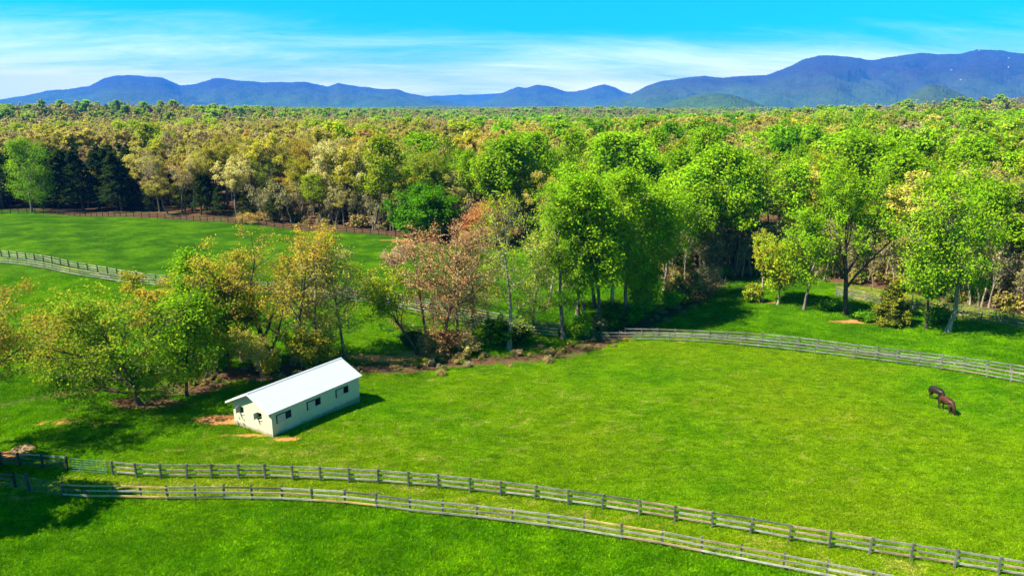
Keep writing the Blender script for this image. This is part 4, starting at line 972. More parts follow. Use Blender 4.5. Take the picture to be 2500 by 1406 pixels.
for _ in range(2600):
    x = ru.uniform(-150, 170); e = float(edge_y(x)); y = e + ru.exponential(7.0) + 0.5
    if abs(x) > 0.80 * y or y - e > 30: continue
    if min((x - a) ** 2 + (y - b) ** 2 for a, b in hb) < 4: continue
    px = 1250 + FPX * x / y
    dark = px < 340
    c = ['brown', 'grey', 'olive', 'brown', 'pine2'][ru.integers(0, 5)] if px < 1300 else ['grey', 'lime', 'olive', 'olive', 'deep', 'green'][ru.integers(0, 6)]
    if dark: c = 'pine2'
    if px < 600 or (px < 1300 and ru.random() < 0.5): continue
    if px > 1300 and ru.random() < 0.35: continue
    if ru.random() < (0.45 if px < 1300 else 0.62):
        s = ru.uniform(0.6, 1.3); up_.append((x, y, float(hgt(x, y)) - 0.1)); us_.append((s, s, s)); ut_.append((0, 0, ru.uniform(0, 6.28)))
        ua_.append(np.array(T['grey'])); ub_.append(np.array(T['olive'])); uk_.append(BK_PALE if ru.random() < 0.4 else BK_GREY); upk.append(3)
    elif ru.random() < 0.6:
        s = ru.uniform(0.45, 1.25); up_.append((x, y, float(hgt(x, y)) - 0.1)); us_.append((s * 1.1, s * 1.1, s)); ut_.append((0, 0, ru.uniform(0, 6.28)))
        ua_.append(np.array(T[c]) * ru.uniform(0.7, 1.1)); ub_.append(np.array(T['brown']) * 0.9); uk_.append(BK_GREY); upk.append(int(ru.integers(0, 3)))
for k in range(110):                                   # low brush on the creek bank
    q = ru.random() * (len(CREEK) - 5) + 3.6; i = int(q); i = min(i, len(CREEK) - 3); w = q - int(q)
    x, y = CREEK[i] * (1 - w) + CREEK[i + 1] * w + ru.normal(0, 1.6, 2)
    s = ru.uniform(0.12, 0.36); c = ['brown', 'grey', 'olive', 'deep'][ru.integers(0, 4)]
    up_.append((x, y, float(hgt(x, y)) - 0.05)); us_.append((s * 1.3, s * 1.3, s)); ut_.append((0, 0, ru.uniform(0, 6.28)))
    ua_.append(np.array(T[c])); ub_.append(np.array(T['brown'])); uk_.append(BK_GREY); upk.append(int(ru.integers(0, 3)))
scatter_object('undergrowth', up_, {'pick': ('INT', upk), 'turn': ('FLOAT_VECTOR', ut_), 'size': ('FLOAT_VECTOR', us_), 'tint': ('FLOAT_VECTOR', ua_), 'tint_b': ('FLOAT_VECTOR', ub_), 'bark': ('FLOAT_VECTOR', uk_)},
               und_col, 'brown and green undergrowth at the wood edge and creek')

# ------------------------------------------------------------------ white barn
A0 = ground(667, 1067)
BW, BLEN, ZE, ZR = 6.0, 11.7, 2.60, 3.98
barn = obj('horse_barn', None, None, tuple(A0), (0, 0, math.atan2(-0.552, 0.834)))
tag(barn, 'long low cream-white horse barn with white metal gable roof', 'barn')

def holed_wall(w, z0, z1, holes, th, gable=None):
    """wall in local (u, z), front face at n=0, back at n=th; holes (u0,u1,za,zb); gable = ridge height"""
    us = sorted({0.0, w, *[h[0] for h in holes], *[h[1] for h in holes]} | ({w / 2} if gable else set()))
    zs = sorted({z0, z1, *[h[2] for h in holes], *[h[3] for h in holes]})
    bm = bmesh.new(); vc = {}
    def v(u, z, n):
        k = (round(u, 4), round(z, 4), n)
        if k not in vc: vc[k] = bm.verts.new((u, n, z))
        return vc[k]
    def solid(i, j):
        if not (0 <= i < len(us) - 1 and 0 <= j < len(zs) - 1): return False
        cu, cz = (us[i] + us[i + 1]) / 2, (zs[j] + zs[j + 1]) / 2
        return not any(h[0] < cu < h[1] and h[2] < cz < h[3] for h in holes)
    for i in range(len(us) - 1):
        for j in range(len(zs) - 1):
            if not solid(i, j): continue
            a, b, c, d = us[i], us[i + 1], zs[j], zs[j + 1]
            bm.faces.new([v(a, c, 0), v(b, c, 0), v(b, d, 0), v(a, d, 0)])
            bm.faces.new([v(a, c, th), v(a, d, th), v(b, d, th), v(b, c, th)])
            if not solid(i - 1, j): bm.faces.new([v(a, c, 0), v(a, d, 0), v(a, d, th), v(a, c, th)])
            if not solid(i + 1, j): bm.faces.new([v(b, c, 0), v(b, c, th), v(b, d, th), v(b, d, 0)])
            if not solid(i, j - 1): bm.faces.new([v(a, c, 0), v(a, c, th), v(b, c, th), v(b, c, 0)])
            if not solid(i, j + 1) and not (gable and j == len(zs) - 2): bm.faces.new([v(a, d, 0), v(b, d, 0), v(b, d, th), v(a, d, th)])
    if gable:
        for n, rev in ((0, False), (th, True)):
            ring = [v(u, z1, n) for u in us] + [v(w / 2, gable, n)]
            bm.faces.new(ring if not rev else ring[::-1])
        bm.faces.new([v(w, z1, 0), v(w, z1, th), v(w / 2, gable, th), v(w / 2, gable, 0)])
        bm.faces.new([v(0, z1, 0), v(w / 2, gable, 0), v(w / 2, gable, th), v(0, z1, th)])
    bmesh.ops.recalc_face_normals(bm, faces=bm.faces)
    return bm

# long wall in shade: where the photograph shows the three window openings along it
nrm_w = np.array([0.834, -0.552, 0]); ax_w = np.array([0.552, 0.834, 0])
def on_long_wall(px, py):
    r0 = ray(px, py); o0 = np.array([0, 0, CAMH]); t_ = ((A0 - o0) @ nrm_w) / (r0 @ nrm_w); q = o0 + r0 * t_ - A0
    return q @ ax_w, q[2]
long_h = []
for (a, b) in (((695, 1001), (710.5, 1015)), ((768, 971), (783, 985)), ((837, 943), (850, 957))):
    u0, za = on_long_wall(*a); u1, zb = on_long_wall(*b); long_h.append((u0, u1))
LH = [(u0, max(u0 + 0.75, u1), 1.28, 2.08) for u0, u1 in long_h]
th = 0.12
w1 = obj('wall', bm_mesh('wall', holed_wall(BLEN, -0.9, ZE, LH, th), M_WALL), barn, (0, 0, 0), (0, 0, math.pi / 2))
GH = [(1.02, 1.72, 1.42, 2.12), (3.82, 4.50, 1.42, 2.12)]
w2 = obj('wall', bm_mesh('wall', holed_wall(BW - 2 * th, -0.9, ZE, [(a - th, b - th, c, d) for a, b, c, d in GH], th, ZR - 0.10), M_WALL), barn, (-BW + th, 0, 0))
w3 = obj('wall', bm_mesh('wall', holed_wall(BW - 2 * th, -0.9, ZE, [(2.2, 3.5, 0.0, 2.1)], th, ZR - 0.10), M_WALL), barn, (-BW + th, BLEN - th, 0))
w4 = obj('wall', bm_mesh('wall', holed_wall(BLEN, -0.9, ZE, [(1.0, 2.3, 0.1, 2.15), (5.0, 6.3, 0.1, 2.15), (9.0, 10.3, 0.1, 2.15)], th), M_WALL), barn, (-BW + th, 0, 0), (0, 0, math.pi / 2))
w1['label'] = 'shaded long wall with three window openings'; w2['label'] = 'sunlit gable wall with two small openings'
for u in (3.9, 7.8):
    bm = bmesh.new(); box_bm(bm, (-BW + th + 0.01, u - 0.05, -0.4), (-th - 0.01, u + 0.05, 1.5)); obj('stall_partition', bm_mesh('stall_partition', bm, M_TRIM), barn)
# sliding shutters on the long wall, with dark strips along their left and top edges
for u0, u1, za, zb in LH:
    wd = 0.98
    bm = bmesh.new(); box_bm(bm, (0.035, u0 - wd - 0.02, za - 0.06), (0.085, u0 - 0.02, zb - 0.03), 0.006)
    s_ = obj('shutter', bm_mesh('shutter', bm, M_SHUT), barn)
    bm = bmesh.new()
    box_bm(bm, (0.004, u0 - wd - 0.10, za - 0.06), (0.10, u0 - wd - 0.024, zb + 0.03))
    box_bm(bm, (0.004, u0 - wd - 0.023, zb - 0.026), (0.10, u0 - 0.03, zb + 0.03))
    obj('shutter_edge_strip', bm_mesh('shutter_edge_strip', bm, M_DARKFRAME), s_)
    bm = bmesh.new()
    for lo, hi in (((-th - 0.004, u0 + 0.0005, za), (0.02, u0 + 0.04, zb)), ((-th - 0.004, u1 - 0.04, za), (0.02, u1 - 0.0005, zb)), ((-th - 0.004, u0 + 0.041, zb - 0.04), (0.02, u1 - 0.041, zb - 0.0005))): box_bm(bm, lo, hi)
    wf = obj('window_frame', bm_mesh('window_frame', bm, M_DARKFRAME), barn)
# small hatches swung out beside the gable openings, each with a ledge
for a, b, za, zb in GH:
    bm = bmesh.new(); box_bm(bm, (-BW + a - 0.045, -0.42, za + 0.02), (-BW + a - 0.01, -0.012, zb - 0.02), 0.004)
    h_ = obj('hatch', bm_mesh('hatch', bm, M_SHUT), barn)
    bm = bmesh.new(); box_bm(bm, (-BW + a + 0.0, -0.07, za - 0.06), (-BW + b, -0.003, za - 0.004)); obj('sill', bm_mesh('sill', bm, M_TRIM), barn)
# roof: deck, raised-rib panels, ridge cap, fascia boards
ov_g0, ov_g1, ov_r, ov_l = 0.42, 0.35, 0.18, 0.62
slope = math.atan2(ZR - ZE, BW / 2); tl = math.tan(slope)
xr, xl = ov_r, -BW - ov_l
zr_e, zl_e = ZE - tl * ov_r, ZE - tl * ov_l
y0r, y1r = -ov_g0, BLEN + ov_g1
def slab(pts2, ya, yb, t_):
    bm = bmesh.new(); lo, hi = [], []
    for x, z in pts2:
        for yy in (ya, yb): lo.append(bm.verts.new((x, yy, z))); hi.append(bm.verts.new((x, yy, z + t_)))
    for k in range(len(pts2) - 1):
        a = 2 * k
        bm.faces.new([lo[a], lo[a + 1], lo[a + 3], lo[a + 2]]); bm.faces.new([hi[a], hi[a + 2], hi[a + 3], hi[a + 1]])
        bm.faces.new([lo[a], lo[a + 2], hi[a + 2], hi[a]]); bm.faces.new([lo[a + 1], hi[a + 1], hi[a + 3], lo[a + 3]])
    e = len(lo) - 2
    bm.faces.new([lo[0], hi[0], hi[1], lo[1]]); bm.faces.new([lo[e], lo[e + 1], hi[e + 1], hi[e]])
    bmesh.ops.recalc_face_normals(bm, faces=bm.faces); return bm
roof = obj('roof', bm_mesh('roof', slab([(xl, zl_e), (-BW / 2, ZR), (xr, zr_e)], y0r, y1r, 0.06), M_TRIM), barn)
roof['label'] = 'white ribbed metal gable roof'
NP = 14; pw = (y1r - y0r + 0.06) / NP
def panel_mesh(length):
    bm = bmesh.new()
    prof = [(0.0, 0.0), (0.012, 0.024), (0.035, 0.024), (0.05, 0.0)]
    p_ = list(prof)
    for k in (1, 2): c = pw * k / 3; p_ += [(c - 0.02, 0.0), (c - 0.008, 0.010), (c + 0.008, 0.010), (c + 0.02, 0.0)]
    p_ += [(pw - 0.003, 0.0)]
    top = [[bm.verts.new((s, y, z + 0.006)) for y, z in p_] for s in (0, length)]
    bot = [[bm.verts.new((s, y, z)) for y, z in ((p_[0][0], 0.0), (p_[-1][0], 0.0))] for s in (0, length)]
    for k in range(len(p_) - 1): bm.faces.new([top[0][k], top[1][k], top[1][k + 1], top[0][k + 1]])
    bm.faces.new([bot[0][0], bot[0][1], bot[1][1], bot[1][0]])
    bm.faces.new([bot[0][0]] + top[0] + [bot[0][1]]); bm.faces.new(([bot[1][0]] + top[1] + [bot[1][1]])[::-1])
    bm.faces.new([bot[0][0], bot[1][0], top[1][0], top[0][0]]); bm.faces.new([bot[0][1], top[0][-1], top[1][-1], bot[1][1]])
    bmesh.ops.recalc_face_normals(bm, faces=bm.faces)
    return bm_mesh('roof_panel', bm, M_ROOF)
len_r, len_l = math.hypot(xr + BW / 2, ZR - zr_e) + 0.03, math.hypot(-BW / 2 - xl, ZR - zl_e) + 0.03
mr, ml = panel_mesh(len_r), panel_mesh(len_l)
for k in range(NP):
    ya = y0r - 0.03 + k * pw
    obj('roof_panel', mr, roof, (-BW / 2 + 0.002, ya, ZR + 0.066), (0, slope, 0))
    obj('roof_panel', ml, roof, (-BW / 2 - 0.002, ya + pw, ZR + 0.066), (0, slope, math.pi))
obj('ridge_cap', bm_mesh('ridge_cap', slab([(-BW / 2 - 0.17, ZR - tl * 0.17 + 0.105), (-BW / 2, ZR + 0.105), (-BW / 2 + 0.17, ZR - tl * 0.17 + 0.105)], y0r - 0.035, y1r + 0.035, 0.012), M_ROOF), roof)
for yy in (y0r - 0.028, y1r + 0.003):
    obj('fascia', bm_mesh('fascia', slab([(xl, zl_e - 0.14), (-BW / 2, ZR - 0.14), (xr, zr_e - 0.14)], yy, yy + 0.025, 0.19), M_TRIM), roof)

# ------------------------------------------------------------------ board fences
bm = bmesh.new(); box_bm(bm, (-0.5, -0.5, 0), (0.5, 0.5, 1.0), 0.04); POST_ME = bm_mesh('post', bm, M_BOARD)
bm = bmesh.new(); box_bm(bm, (0.0, -0.5, -0.5), (1.0, 0.5, 0.5)); RAIL_ME = bm_mesh('rail', bm, M_BOARD)
rf = np.random.default_rng(9)
W_GREY, W_LIGHT, W_TAN, W_PINK, W_DARK, W_BLACK = (0.30, 0.265, 0.215), (0.42, 0.375, 0.31), (0.60, 0.38, 0.15), (0.42, 0.28, 0.20), (0.14, 0.13, 0.11), (0.016, 0.014, 0.013)
FRESH = {}
def resample(L, step=2.44):
    seg = np.linalg.norm(np.diff(L[:, :2], axis=0), axis=1); s = np.concatenate([[0], np.cumsum(seg)])
    q = np.arange(0, s[-1], step)
    x = np.interp(q, s, L[:, 0]); y = np.interp(q, s, L[:, 1])
    return np.stack([x, y, hgt(x, y)], -1)

def fence(label, P, side, hts=(1.28, 0.84, 0.40), pal=None, posth=1.40, postw=0.135, group=None, fresh=None, post_col=W_DARK, stagger=True, bh=0.145):
    pal = pal or [(6, W_GREY), (3, W_LIGHT), (1.2, W_PINK), (1.5, W_DARK)]
    w = np.array([a for a, _ in pal], float); w /= w.sum()
    root = obj('board_fence', None, None, tuple(P[0])); tag(root, label, 'fence', group)
    n = len(P); base = np.array(P[0])
    tang = np.gradient(P[:, :2], axis=0); tang /= np.linalg.norm(tang, axis=1, keepdims=True)
    left = np.stack([-tang[:, 1], tang[:, 0]], -1)
    for i in range(n):
        o = obj('post', POST_ME, root, tuple(P[i] - base - np.array([0, 0, 0.3])), (rf.normal(0, 0.024), rf.normal(0, 0.024), math.atan2(tang[i, 1], tang[i, 0])), (postw, postw, posth + 0.3 + rf.normal(0, 0.02)))
        o['wood'] = [float(v) for v in np.array(post_col) * rf.uniform(0.8, 1.25)]
    off = side * (postw / 2 + 0.020)
    for li, hz in enumerate(hts):
        i = 0
        first = 1 if (stagger and li == 1) else 2
        while i < n - 1:
            j = min(n - 1, i + (first if i == 0 else 2))
            # a board spans two bays but follows the bend: lay it post to post in one piece when nearly straight
            a = P[i] - base; b = P[j] - base
            pts_ = [(i, j)]
            m = (i + j) // 2
            if j - i == 2:
                dev = np.linalg.norm(P[m][:2] - (P[i][:2] + P[j][:2]) / 2)
                if dev > 0.07 or abs(P[m][2] - (P[i][2] + P[j][2]) / 2) > 0.06: pts_ = [(i, m), (m, j)]
            col = np.array(pal[rf.choice(len(pal), p=w)][1]) * rf.uniform(0.82, 1.18)
            for k, (s_, e_) in enumerate(pts_):
                c_ = col
                if fresh and (li, s_) in fresh: c_ = np.array(fresh[(li, s_)])
                pa = P[s_] - base; pb = P[e_] - base
                pa = pa + np.array([*(left[s_] * off), hz + rf.normal(0, 0.012) - 0.07]); pb = pb + np.array([*(left[e_] * off), hz + rf.normal(0, 0.012) - 0.07])
                d = pb - pa; ln = float(np.linalg.norm(d))
                r_o = obj('rail', RAIL_ME, root, tuple(pa), (rf.normal(0, 0.02), -math.asin(d[2] / ln), math.atan2(d[1], d[0])), (ln - 0.004, 0.034, bh * rf.uniform(0.94, 1.05)))
                r_o['wood'] = [float(v) for v in c_]
            i = j
    return root

fN1 = {(1, 2): W_PINK, (1, 3): W_PINK, (1, 17): W_PINK, (1, 18): W_PINK, (2, 18): W_PINK, (2, 19): W_PINK, (0, 18): W_PINK, (0, 22): W_PINK, (0, 23): W_PINK}
fN2 = {(0, 0): W_PINK, (0, 1): W_TAN, (0, 2): W_TAN, (2, 1): W_TAN, (2, 2): W_TAN, (2, 9): W_TAN, (2, 10): W_TAN, (0, 17): W_TAN, (0, 18): W_TAN, (0, 16): W_LIGHT, (2, 5): W_LIGHT, (2, 6): W_LIGHT, (2, 7): W_LIGHT, (2, 8): W_LIGHT}
fence('weathered three-board fence along the near edge of the barn field', N1, +1, fresh=fN1)
fence('nearest board fence at the bottom with some fresh tan boards', N2, -1, fresh=fN2, post_col=(0.11, 0.105, 0.09))
PAL_R = [(5, (0.22, 0.20, 0.165)), (3, (0.29, 0.265, 0.215)), (1, (0.27, 0.19, 0.14)), (1.0, (0.17, 0.165, 0.15))]
fence('grey board fence in front of the right lane beyond the horses', resample(R1L), -1, pal=PAL_R, post_col=(0.17, 0.155, 0.13), bh=0.12)
fence('grey board fence on the far side of the right lane', resample(R2L), +1, pal=PAL_R, post_col=(0.17, 0.155, 0.13), bh=0.12)
PAL_L = [(4, (0.36, 0.32, 0.26)), (3, (0.40, 0.34, 0.25)), (1.2, W_TAN), (3, W_GREY)]
fence('farther board fence of the lane below the far left pasture', resample(L1[:-1]), +1, pal=PAL_L, post_col=(0.07, 0.065, 0.06))
fence('nearer pale board fence of the lane below the far left pasture', resample(L2), -1, pal=PAL_L, post_col=(0.12, 0.11, 0.10))
fence('black board fence in front of the far pines and woods', resample(BL), -1, pal=[(1, W_BLACK)], post_col=W_BLACK)
fence('faint grey fence before the yellow grass at the right edge', resample(RRL), -1, pal=PAL_R, post_col=(0.17, 0.155, 0.13), bh=0.10)
fence('second faint grey fence closest to the right wood edge', resample(RSL), -1, pal=PAL_R, post_col=(0.17, 0.155, 0.13), bh=0.10)
PAL_D = [(4, W_DARK), (2, W_GREY)]
fence('dark board fence at the left edge above the gates', line([(-150, 1127), (-95, 1131), (-45, 1135), (3, 1138), (50, 1139), (104, 1143), (164, 1149)]), +1, pal=PAL_D, post_col=(0.06, 0.055, 0.05), postw=0.16)
fence('short dark fence at the left edge below the gates', line([(-125, 1172), (-70, 1178), (-15, 1184), (39, 1189)]), -1, pal=PAL_D, post_col=(0.06, 0.055, 0.05), postw=0.16)

# gate posts and tubular gates
def single_post(px, py, label, h=1.7, w=0.2, col=(0.07, 0.065, 0.06)):
    p = ground(px, py)
    o = obj('gate_post', None, None, tuple(p)); tag(o, label, 'post')
    q = obj('timber', POST_ME, o, (0, 0, -0.3), (0.02, -0.01, 0.3), (w, w, h + 0.3)); q['wood'] = list(col)
    c = obj('hinge_board', RAIL_ME, o, (-w * 0.4, -w * 0.5 - 0.022, h * 0.55), (0, 0, 0.3), (w * 0.8, 0.03, 0.16)); c['wood'] = [v * 1.6 for v in col]
single_post(72, 1199, 'dark hinge post between the two lower green gates')
def gate(pa, pb, label, h=1.28, nb=5):
    a, b = ground(*pa), ground(*pb); a[2] = float(hgt(a[0], a[1])); v = b - a; ln = float(np.linalg.norm(v))
    g = obj('tubular_gate', None, None, tuple(a), (0, -math.asin(v[2] / ln), math.atan2(v[1], v[0]))); tag(g, label, 'gate', 'green tubular gates')
    z0 = 0.15
    bm = bmesh.new()
    for s, e in (((0, 0, z0), (0, 0, h)), ((ln, 0, z0), (ln, 0, h)), ((0, 0, h), (ln, 0, h)), ((0, 0, z0), (ln, 0, z0))): rod_bm(bm, s, e, 0.020)
    obj('frame', bm_mesh('frame', bm, M_GATE), g)
    for k in range(1, nb):
        bm = bmesh.new(); z = z0 + (h - z0) * k / nb; rod_bm(bm, (0.02, 0, z), (ln - 0.02, 0, z), 0.018); obj('bar', bm_mesh('bar', bm, M_GATE), g)
    for k in (1, 2):
        bm = bmesh.new(); x = ln * k / 3; box_bm(bm, (x - 0.02, -0.036, z0 + 0.03), (x + 0.02, -0.024, h - 0.03)); obj('upright', bm_mesh('upright', bm, M_GATE), g)
gate((176, 1151), (264, 1158), 'green tubular gate between the dark fence and the barn field fence')
gate((45, 1190), (69, 1198), 'short green tubular gate panel at the lower left')
gate((77, 1200), (151, 1211), 'longer green tubular gate ending at the nearest fence')
gate((1414, 826), (1467, 831), 'shaded tubular gate at the fence corner by the tall green clump')

# ------------------------------------------------------------------ horses
def skin_mesh(name, verts, rads, edges, root, levels=2):
    me = bpy.data.meshes.new(name); me.from_pydata(verts, edges, []); me.update()
    o = bpy.data.objects.new(name, me); COL.objects.link(o)
    o.modifiers.new('skin', 'SKIN'); 
    sv = me.skin_vertices[0].data
    for i, rr in enumerate(rads):
        sv[i].radius = (rr, rr) if not isinstance(rr, tuple) else rr
        sv[i].use_root = (i == root)
    sd = o.modifiers.new('sub', 'SUBSURF'); sd.levels = levels; sd.render_levels = levels
    dg = bpy.context.evaluated_depsgraph_get()
    m2 = bpy.data.meshes.new_from_object(o.evaluated_get(dg)); m2.name = name
    bpy.data.objects.remove(o); bpy.data.meshes.remove(me)
    for f in m2.polygons: f.use_smooth = True
    return m2

def horse_mesh(step):
    V, Rr, E_ = [], [], []
    def chain(pts_, parent=None):
        last = parent
        for p, rr in pts_:
            V.append(p); Rr.append(rr); i = len(V) - 1
            if last is not None: E_.append((last, i))
            last = i
        return last
    chain([((-0.92, 0, 1.22), 0.17), ((-0.72, 0, 1.27), 0.27), ((-0.36, 0, 1.24), 0.29), ((0.05, 0, 1.16), 0.32), ((0.40, 0, 1.18), 0.30), ((0.64, 0, 1.18), 0.23), ((0.84, 0, 0.98), 0.18), ((0.99, 0.03, 0.70), 0.135),
           ((1.09, 0.06, 0.46), 0.115), ((1.10, 0.07, 0.28), 0.095), ((1.05, 0.08, 0.10), 0.060)])
    for s, dx in ((1, step), (-1, -step)):
        chain([((-0.70, 0.17 * s, 1.02), 0.19), ((-0.58 + dx * 0.4, 0.19 * s, 0.80), 0.125), ((-0.84 + dx * 0.8, 0.17 * s, 0.50), 0.068), ((-0.78 + dx, 0.17 * s, 0.15), 0.047), ((-0.74 + dx, 0.17 * s, 0.03), 0.062)], 1)
        chain([((0.50, 0.17 * s, 0.98), 0.14), ((0.50 - dx * 0.4, 0.17 * s, 0.74), 0.085), ((0.53 - dx, 0.16 * s, 0.44), 0.058), ((0.52 - dx, 0.16 * s, 0.14), 0.045), ((0.55 - dx, 0.16 * s, 0.03), 0.060)], 4)
        chain([((1.08, 0.06 + 0.06 * s, 0.58), 0.035), ((1.10, 0.06 + 0.08 * s, 0.68), 0.016)], 8)
    return skin_mesh('body', V, [q * 1.16 if q > 0.1 else q * 1.08 for q in Rr], E_, 3)

def hair_tube(name, pts_, rads):
    P = np.array(pts_, float)[None]; v, f = tubes(P, np.array(rads, float)[None], 8)
    return mesh_np(name, v, f, [M_HAIR], smooth=True)

def horse(pa, pb, coat, label, step, scale=1.0):
    a, b = ground(*pa), ground(*pb); c = (a + b) / 2; v = b - a
    ang = math.atan2(v[1], v[0])
    z = float(hgt(c[0], c[1]))
    o = obj('horse', None, None, (c[0], c[1], z), (0, 0, ang), (scale,) * 3); tag(o, label, 'horse', 'horses grazing in the barn field')
    me = horse_mesh(step); me.materials.append(M_COAT)
    bd = obj('body', me, o); bd['coat'] = list(coat)
    obj('tail', hair_tube('tail', [(-1.04, 0, 1.28), (-1.13, 0, 1.18), (-1.17, 0.01, 0.95), (-1.15, 0.02, 0.65), (-1.12, 0.02, 0.42)], [0.04, 0.065, 0.085, 0.07, 0.01]), o)
    obj('mane', hair_tube('mane', [(0.62, 0, 1.40), (0.86, 0.0, 1.17), (1.03, 0.03, 0.88), (1.15, 0.05, 0.64), (1.18, 0.06, 0.48)], [0.03, 0.06, 0.06, 0.055, 0.015]), o)
horse((2298, 999), (2321, 1011), (0.062, 0.018, 0.006), 'bright bay horse grazing, nearer of the two', 0.10, 1.06)
horse((2275, 974), (2296, 984), (0.018, 0.008, 0.006), 'dark brown horse grazing behind the bay horse', -0.08, 1.05)

# ------------------------------------------------------------------ small things: hay heap, far houses, white flowering trees
p = ground(58, 1096)
hx, hy = np.meshgrid(np.linspace(-1, 1, 41), np.linspace(-1, 1, 41)); rr = np.hypot(hx, hy)
hr = np.random.default_rng(4)
hz = np.clip(1 - rr ** 2, 0, 1) ** 0.8 * (0.42 + 0.10 * np.sin(hx * 5) * np.cos(hy * 4)) + hr.normal(0, 0.03, hx.shape) * (rr < 0.97) - 0.05 * (rr >= 0.97)
idh = np.arange(41 * 41).reshape(41, 41)
fh = np.stack([idh[:-1, :-1], idh[:-1, 1:], idh[1:, 1:], idh[1:, :-1]], -1).reshape(-1, 4)
inn = (rr.ravel()[fh] < 1.06).all(1)
tag(obj('hay_heap', mesh_np('hay_heap', np.stack([hx * 1.15, hy * 0.95, hz * 0.7], -1).reshape(-1, 3), fh[inn], [M_HAY], smooth=True), None, (p[0], p[1], p[2] - 0.02)), 'low heap of tan old hay behind the dark fence at left', 'hay heap')

def house(px, d, zoff, w, l, h, rz, label, wall=None):
    x = (px - 1250) / FPX * d * 0.99; y = d; z = float(hgt(x, y)) + zoff
    o = obj('house', None, None, (x, y, z), (0, 0, rz)); tag(o, label, 'house')
    bm = bmesh.new(); box_bm(bm, (-l / 2, -w / 2, -1), (l / 2, w / 2, h)); obj('wall', bm_mesh('wall', bm, M_HOUSEW), o)
    bm = bmesh.new(); ov = 0.5; rh = w * 0.38
    v = [bm.verts.new(c) for c in ((-l / 2 - ov, -w / 2 - ov, h), (l / 2 + ov, -w / 2 - ov, h), (l / 2 + ov, w / 2 + ov, h), (-l / 2 - ov, w / 2 + ov, h), (-l / 2 - ov, 0, h + rh), (l / 2 + ov, 0, h + rh))]
    for f in ((0, 1, 5, 4), (2, 3, 4, 5), (0, 4, 3), (1, 2, 5), (3, 2, 1, 0)): bm.faces.new([v[k] for k in f])
    rm = obj('roof', bm_mesh('roof', bm, M_HOUSER if wall is None else wall), o)
    bm = bmesh.new(); box_bm(bm, (l * 0.2, -0.5, h + rh * 0.5), (l * 0.2 + 1.0, 0.5, h + rh + 1.0)); obj('chimney', bm_mesh('chimney', bm, M_HOUSER), rm)
    for k in (-0.3, 0.0, 0.3):
        bm = bmesh.new(); box_bm(bm, (l * k - 0.6, -w / 2 - 0.05, h * 0.35), (l * k + 0.6, -w / 2 + 0.05, h * 0.75)); obj('window', bm_mesh('window', bm, M_DARKFRAME), o)
house(284, 905, 0, 9, 13, 5.5, 0.3, 'grey-roofed house among far trees, left one of the pair')
house(306, 912, 0, 9, 14, 5.5, -0.2, 'grey-roofed house among far trees, right one of the pair')
house(2012, 1010, 8, 10, 15, 6, 0.1, 'small pale house in the far woods at the right', M_HOUSEW)
house(1715, 1480, 9, 10, 16, 6, -0.15, 'tiny white house in the far valley below the foothill', M_HOUSEW)
house(532, 1720, 9, 11, 18, 6.5, 0.1, 'tiny white house in the far valley at left', M_HOUSEW)
bpy.context.view_layer.update()
for px, py, rz, lab in ((2390, 125, 0.2, 'tiny pale house on the highest summit of the right mountain'), (2462, 143, -0.3, 'tiny pale house high at the right edge of the mountain'), (2322, 172, 0.1, 'tiny pale house on the middle slope of the right mountain'),
                        (2345, 196, -0.2, 'tiny pale house lower on the slope of the right mountain'), (2462, 165, 0.4, 'tiny pale house below the one at the mountain right edge'), (1265, 219, 0.0, 'tiny pale house on the knobby middle ridge')):
    r0 = ray(px, py); hit = None
    for mo in MOUNT[2:4]:
        okh, loc, _, _ = mo.ray_cast(Vector((0, 0, CAMH)), Vector(r0).normalized())
        if okh and (hit is None or loc.y < hit.y): hit = loc
    if hit is None: continue
    house(1250, 1000, 0, 11, 16, 7, rz, lab)
    h_o = [o for o in bpy.data.objects if o.get('label') == lab][0]; h_o.location = hit + Vector((0, -6, -1))
for px, d_, hw, lab in ((2442, 520, 14, 'white flowering tree among green crowns at the right edge'), (1945, 640, 10, 'small white flowering tree in the middle of the right woods')):
    x = (px - 1250) / FPX * d_; y = d_; z = float(hgt(x, y)); h = 17.0
    ms = tree_meshes('round', 900 + px, h, hw * d_ / FPX, lod=0.5, leafk=0.6, lsk=1.7)
    place_tree('dogwood_tree', ms, (x, y, z + 1.5), 0, (1, 1, 1), T['white'], T['cream'], BK_GREY, lab)

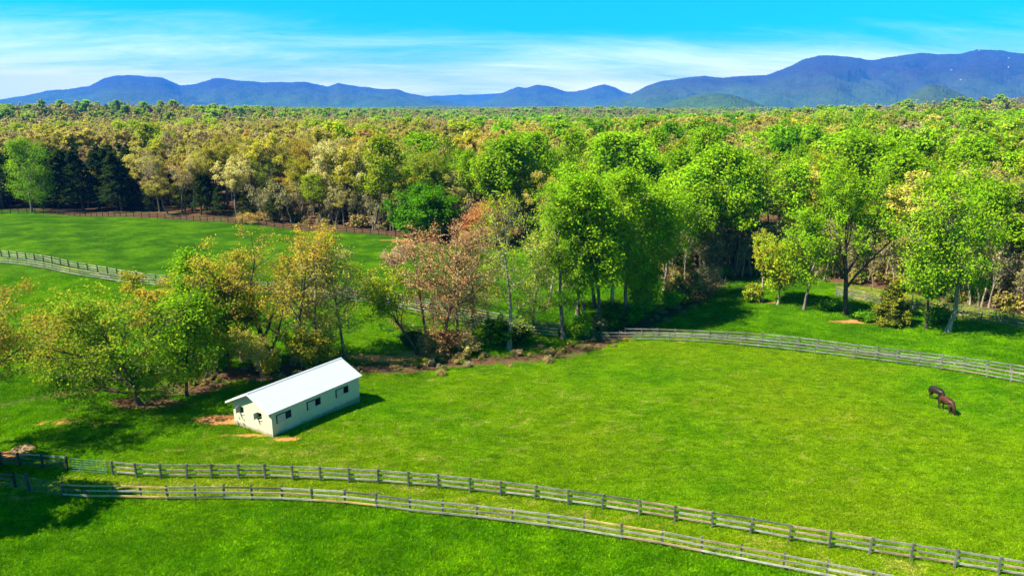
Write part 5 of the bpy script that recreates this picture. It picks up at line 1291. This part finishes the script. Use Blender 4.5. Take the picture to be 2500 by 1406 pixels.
# ------------------------------------------------------------------ grass
tuft_col = bpy.data.collections.new('grass_shapes')
rg = np.random.default_rng(21)
for k in range(4):
    nb = 26; c = rg.normal(0, 0.17, (nb, 2)); ang = rg.uniform(0, 6.28, nb); hh = rg.uniform(0.04, 0.11, nb); wd = rg.uniform(0.018, 0.035, nb); ln = rg.uniform(0.02, 0.12, nb); la = rg.uniform(0, 6.28, nb)
    b0 = np.stack([c[:, 0] - np.cos(ang) * wd, c[:, 1] - np.sin(ang) * wd, np.full(nb, -0.02)], -1)
    b1 = np.stack([c[:, 0] + np.cos(ang) * wd, c[:, 1] + np.sin(ang) * wd, np.full(nb, -0.02)], -1)
    tp = np.stack([c[:, 0] + np.cos(la) * ln, c[:, 1] + np.sin(la) * ln, hh], -1)
    o = bpy.data.objects.new(f'tuft_{k}', mesh_np('tuft', np.stack([b0, b1, tp], 1).reshape(-1, 3), np.arange(nb * 3).reshape(nb, 3), [M_TUFT])); tuft_col.objects.link(o)
NG = 190000
yy = 36 + (128 - 36) * rg.random(NG) ** 1.25
xx = rg.uniform(-0.86, 0.86, NG) * yy
ax_, ay_ = xx - A0[0], yy - A0[1]
lx = ax_ * 0.834 - ay_ * 0.552; ly = ax_ * 0.552 + ay_ * 0.834
ok = ~((lx > -BW - 0.1) & (lx < 0.1) & (ly > -0.1) & (ly < BLEN + 0.1))
ok &= clay_at(xx, yy) < 0.30 + 0.25 * rg.random(NG); ok &= litter_at(xx, yy) < 0.35 + 0.2 * rg.random(NG)
xx, yy = xx[ok], yy[ok]; n_ = len(xx)
lu, st = lush_at(xx, yy), straw_at(xx, yy)
sz = rg.uniform(0.7, 1.35, n_) * (0.75 + 0.55 * lu)
scatter_object('grass', np.stack([xx, yy, hgt(xx, yy)], -1), {'pick': ('INT', rg.integers(0, 4, n_)), 'turn': ('FLOAT_VECTOR', np.stack([rg.normal(0, 0.1, n_), rg.normal(0, 0.1, n_), rg.uniform(0, 6.28, n_)], -1)),
               'size': ('FLOAT_VECTOR', np.stack([sz * 1.15, sz * 1.15, sz], -1)), 'lush': ('FLOAT', lu), 'straw': ('FLOAT', st)}, tuft_col, 'short bright green pasture grass')

# ------------------------------------------------------------------ haze
bm = bmesh.new(); box_bm(bm, (-23000, -20500, -70), (23000, 23500, 985))
t = NT('blue_haze')
pv = t.n.new('ShaderNodeVolumePrincipled')
pv.inputs['Color'].default_value = (0.025, 0.27, 1.0, 1)
pv.inputs['Density'].default_value = 5.8e-5
pv.inputs['Anisotropy'].default_value = 0.0
t.l.new(pv.outputs[0], t.out.inputs['Volume'])
tag(obj('haze', bm_mesh('haze', bm, t.m)), 'blue haze', kind='stuff')
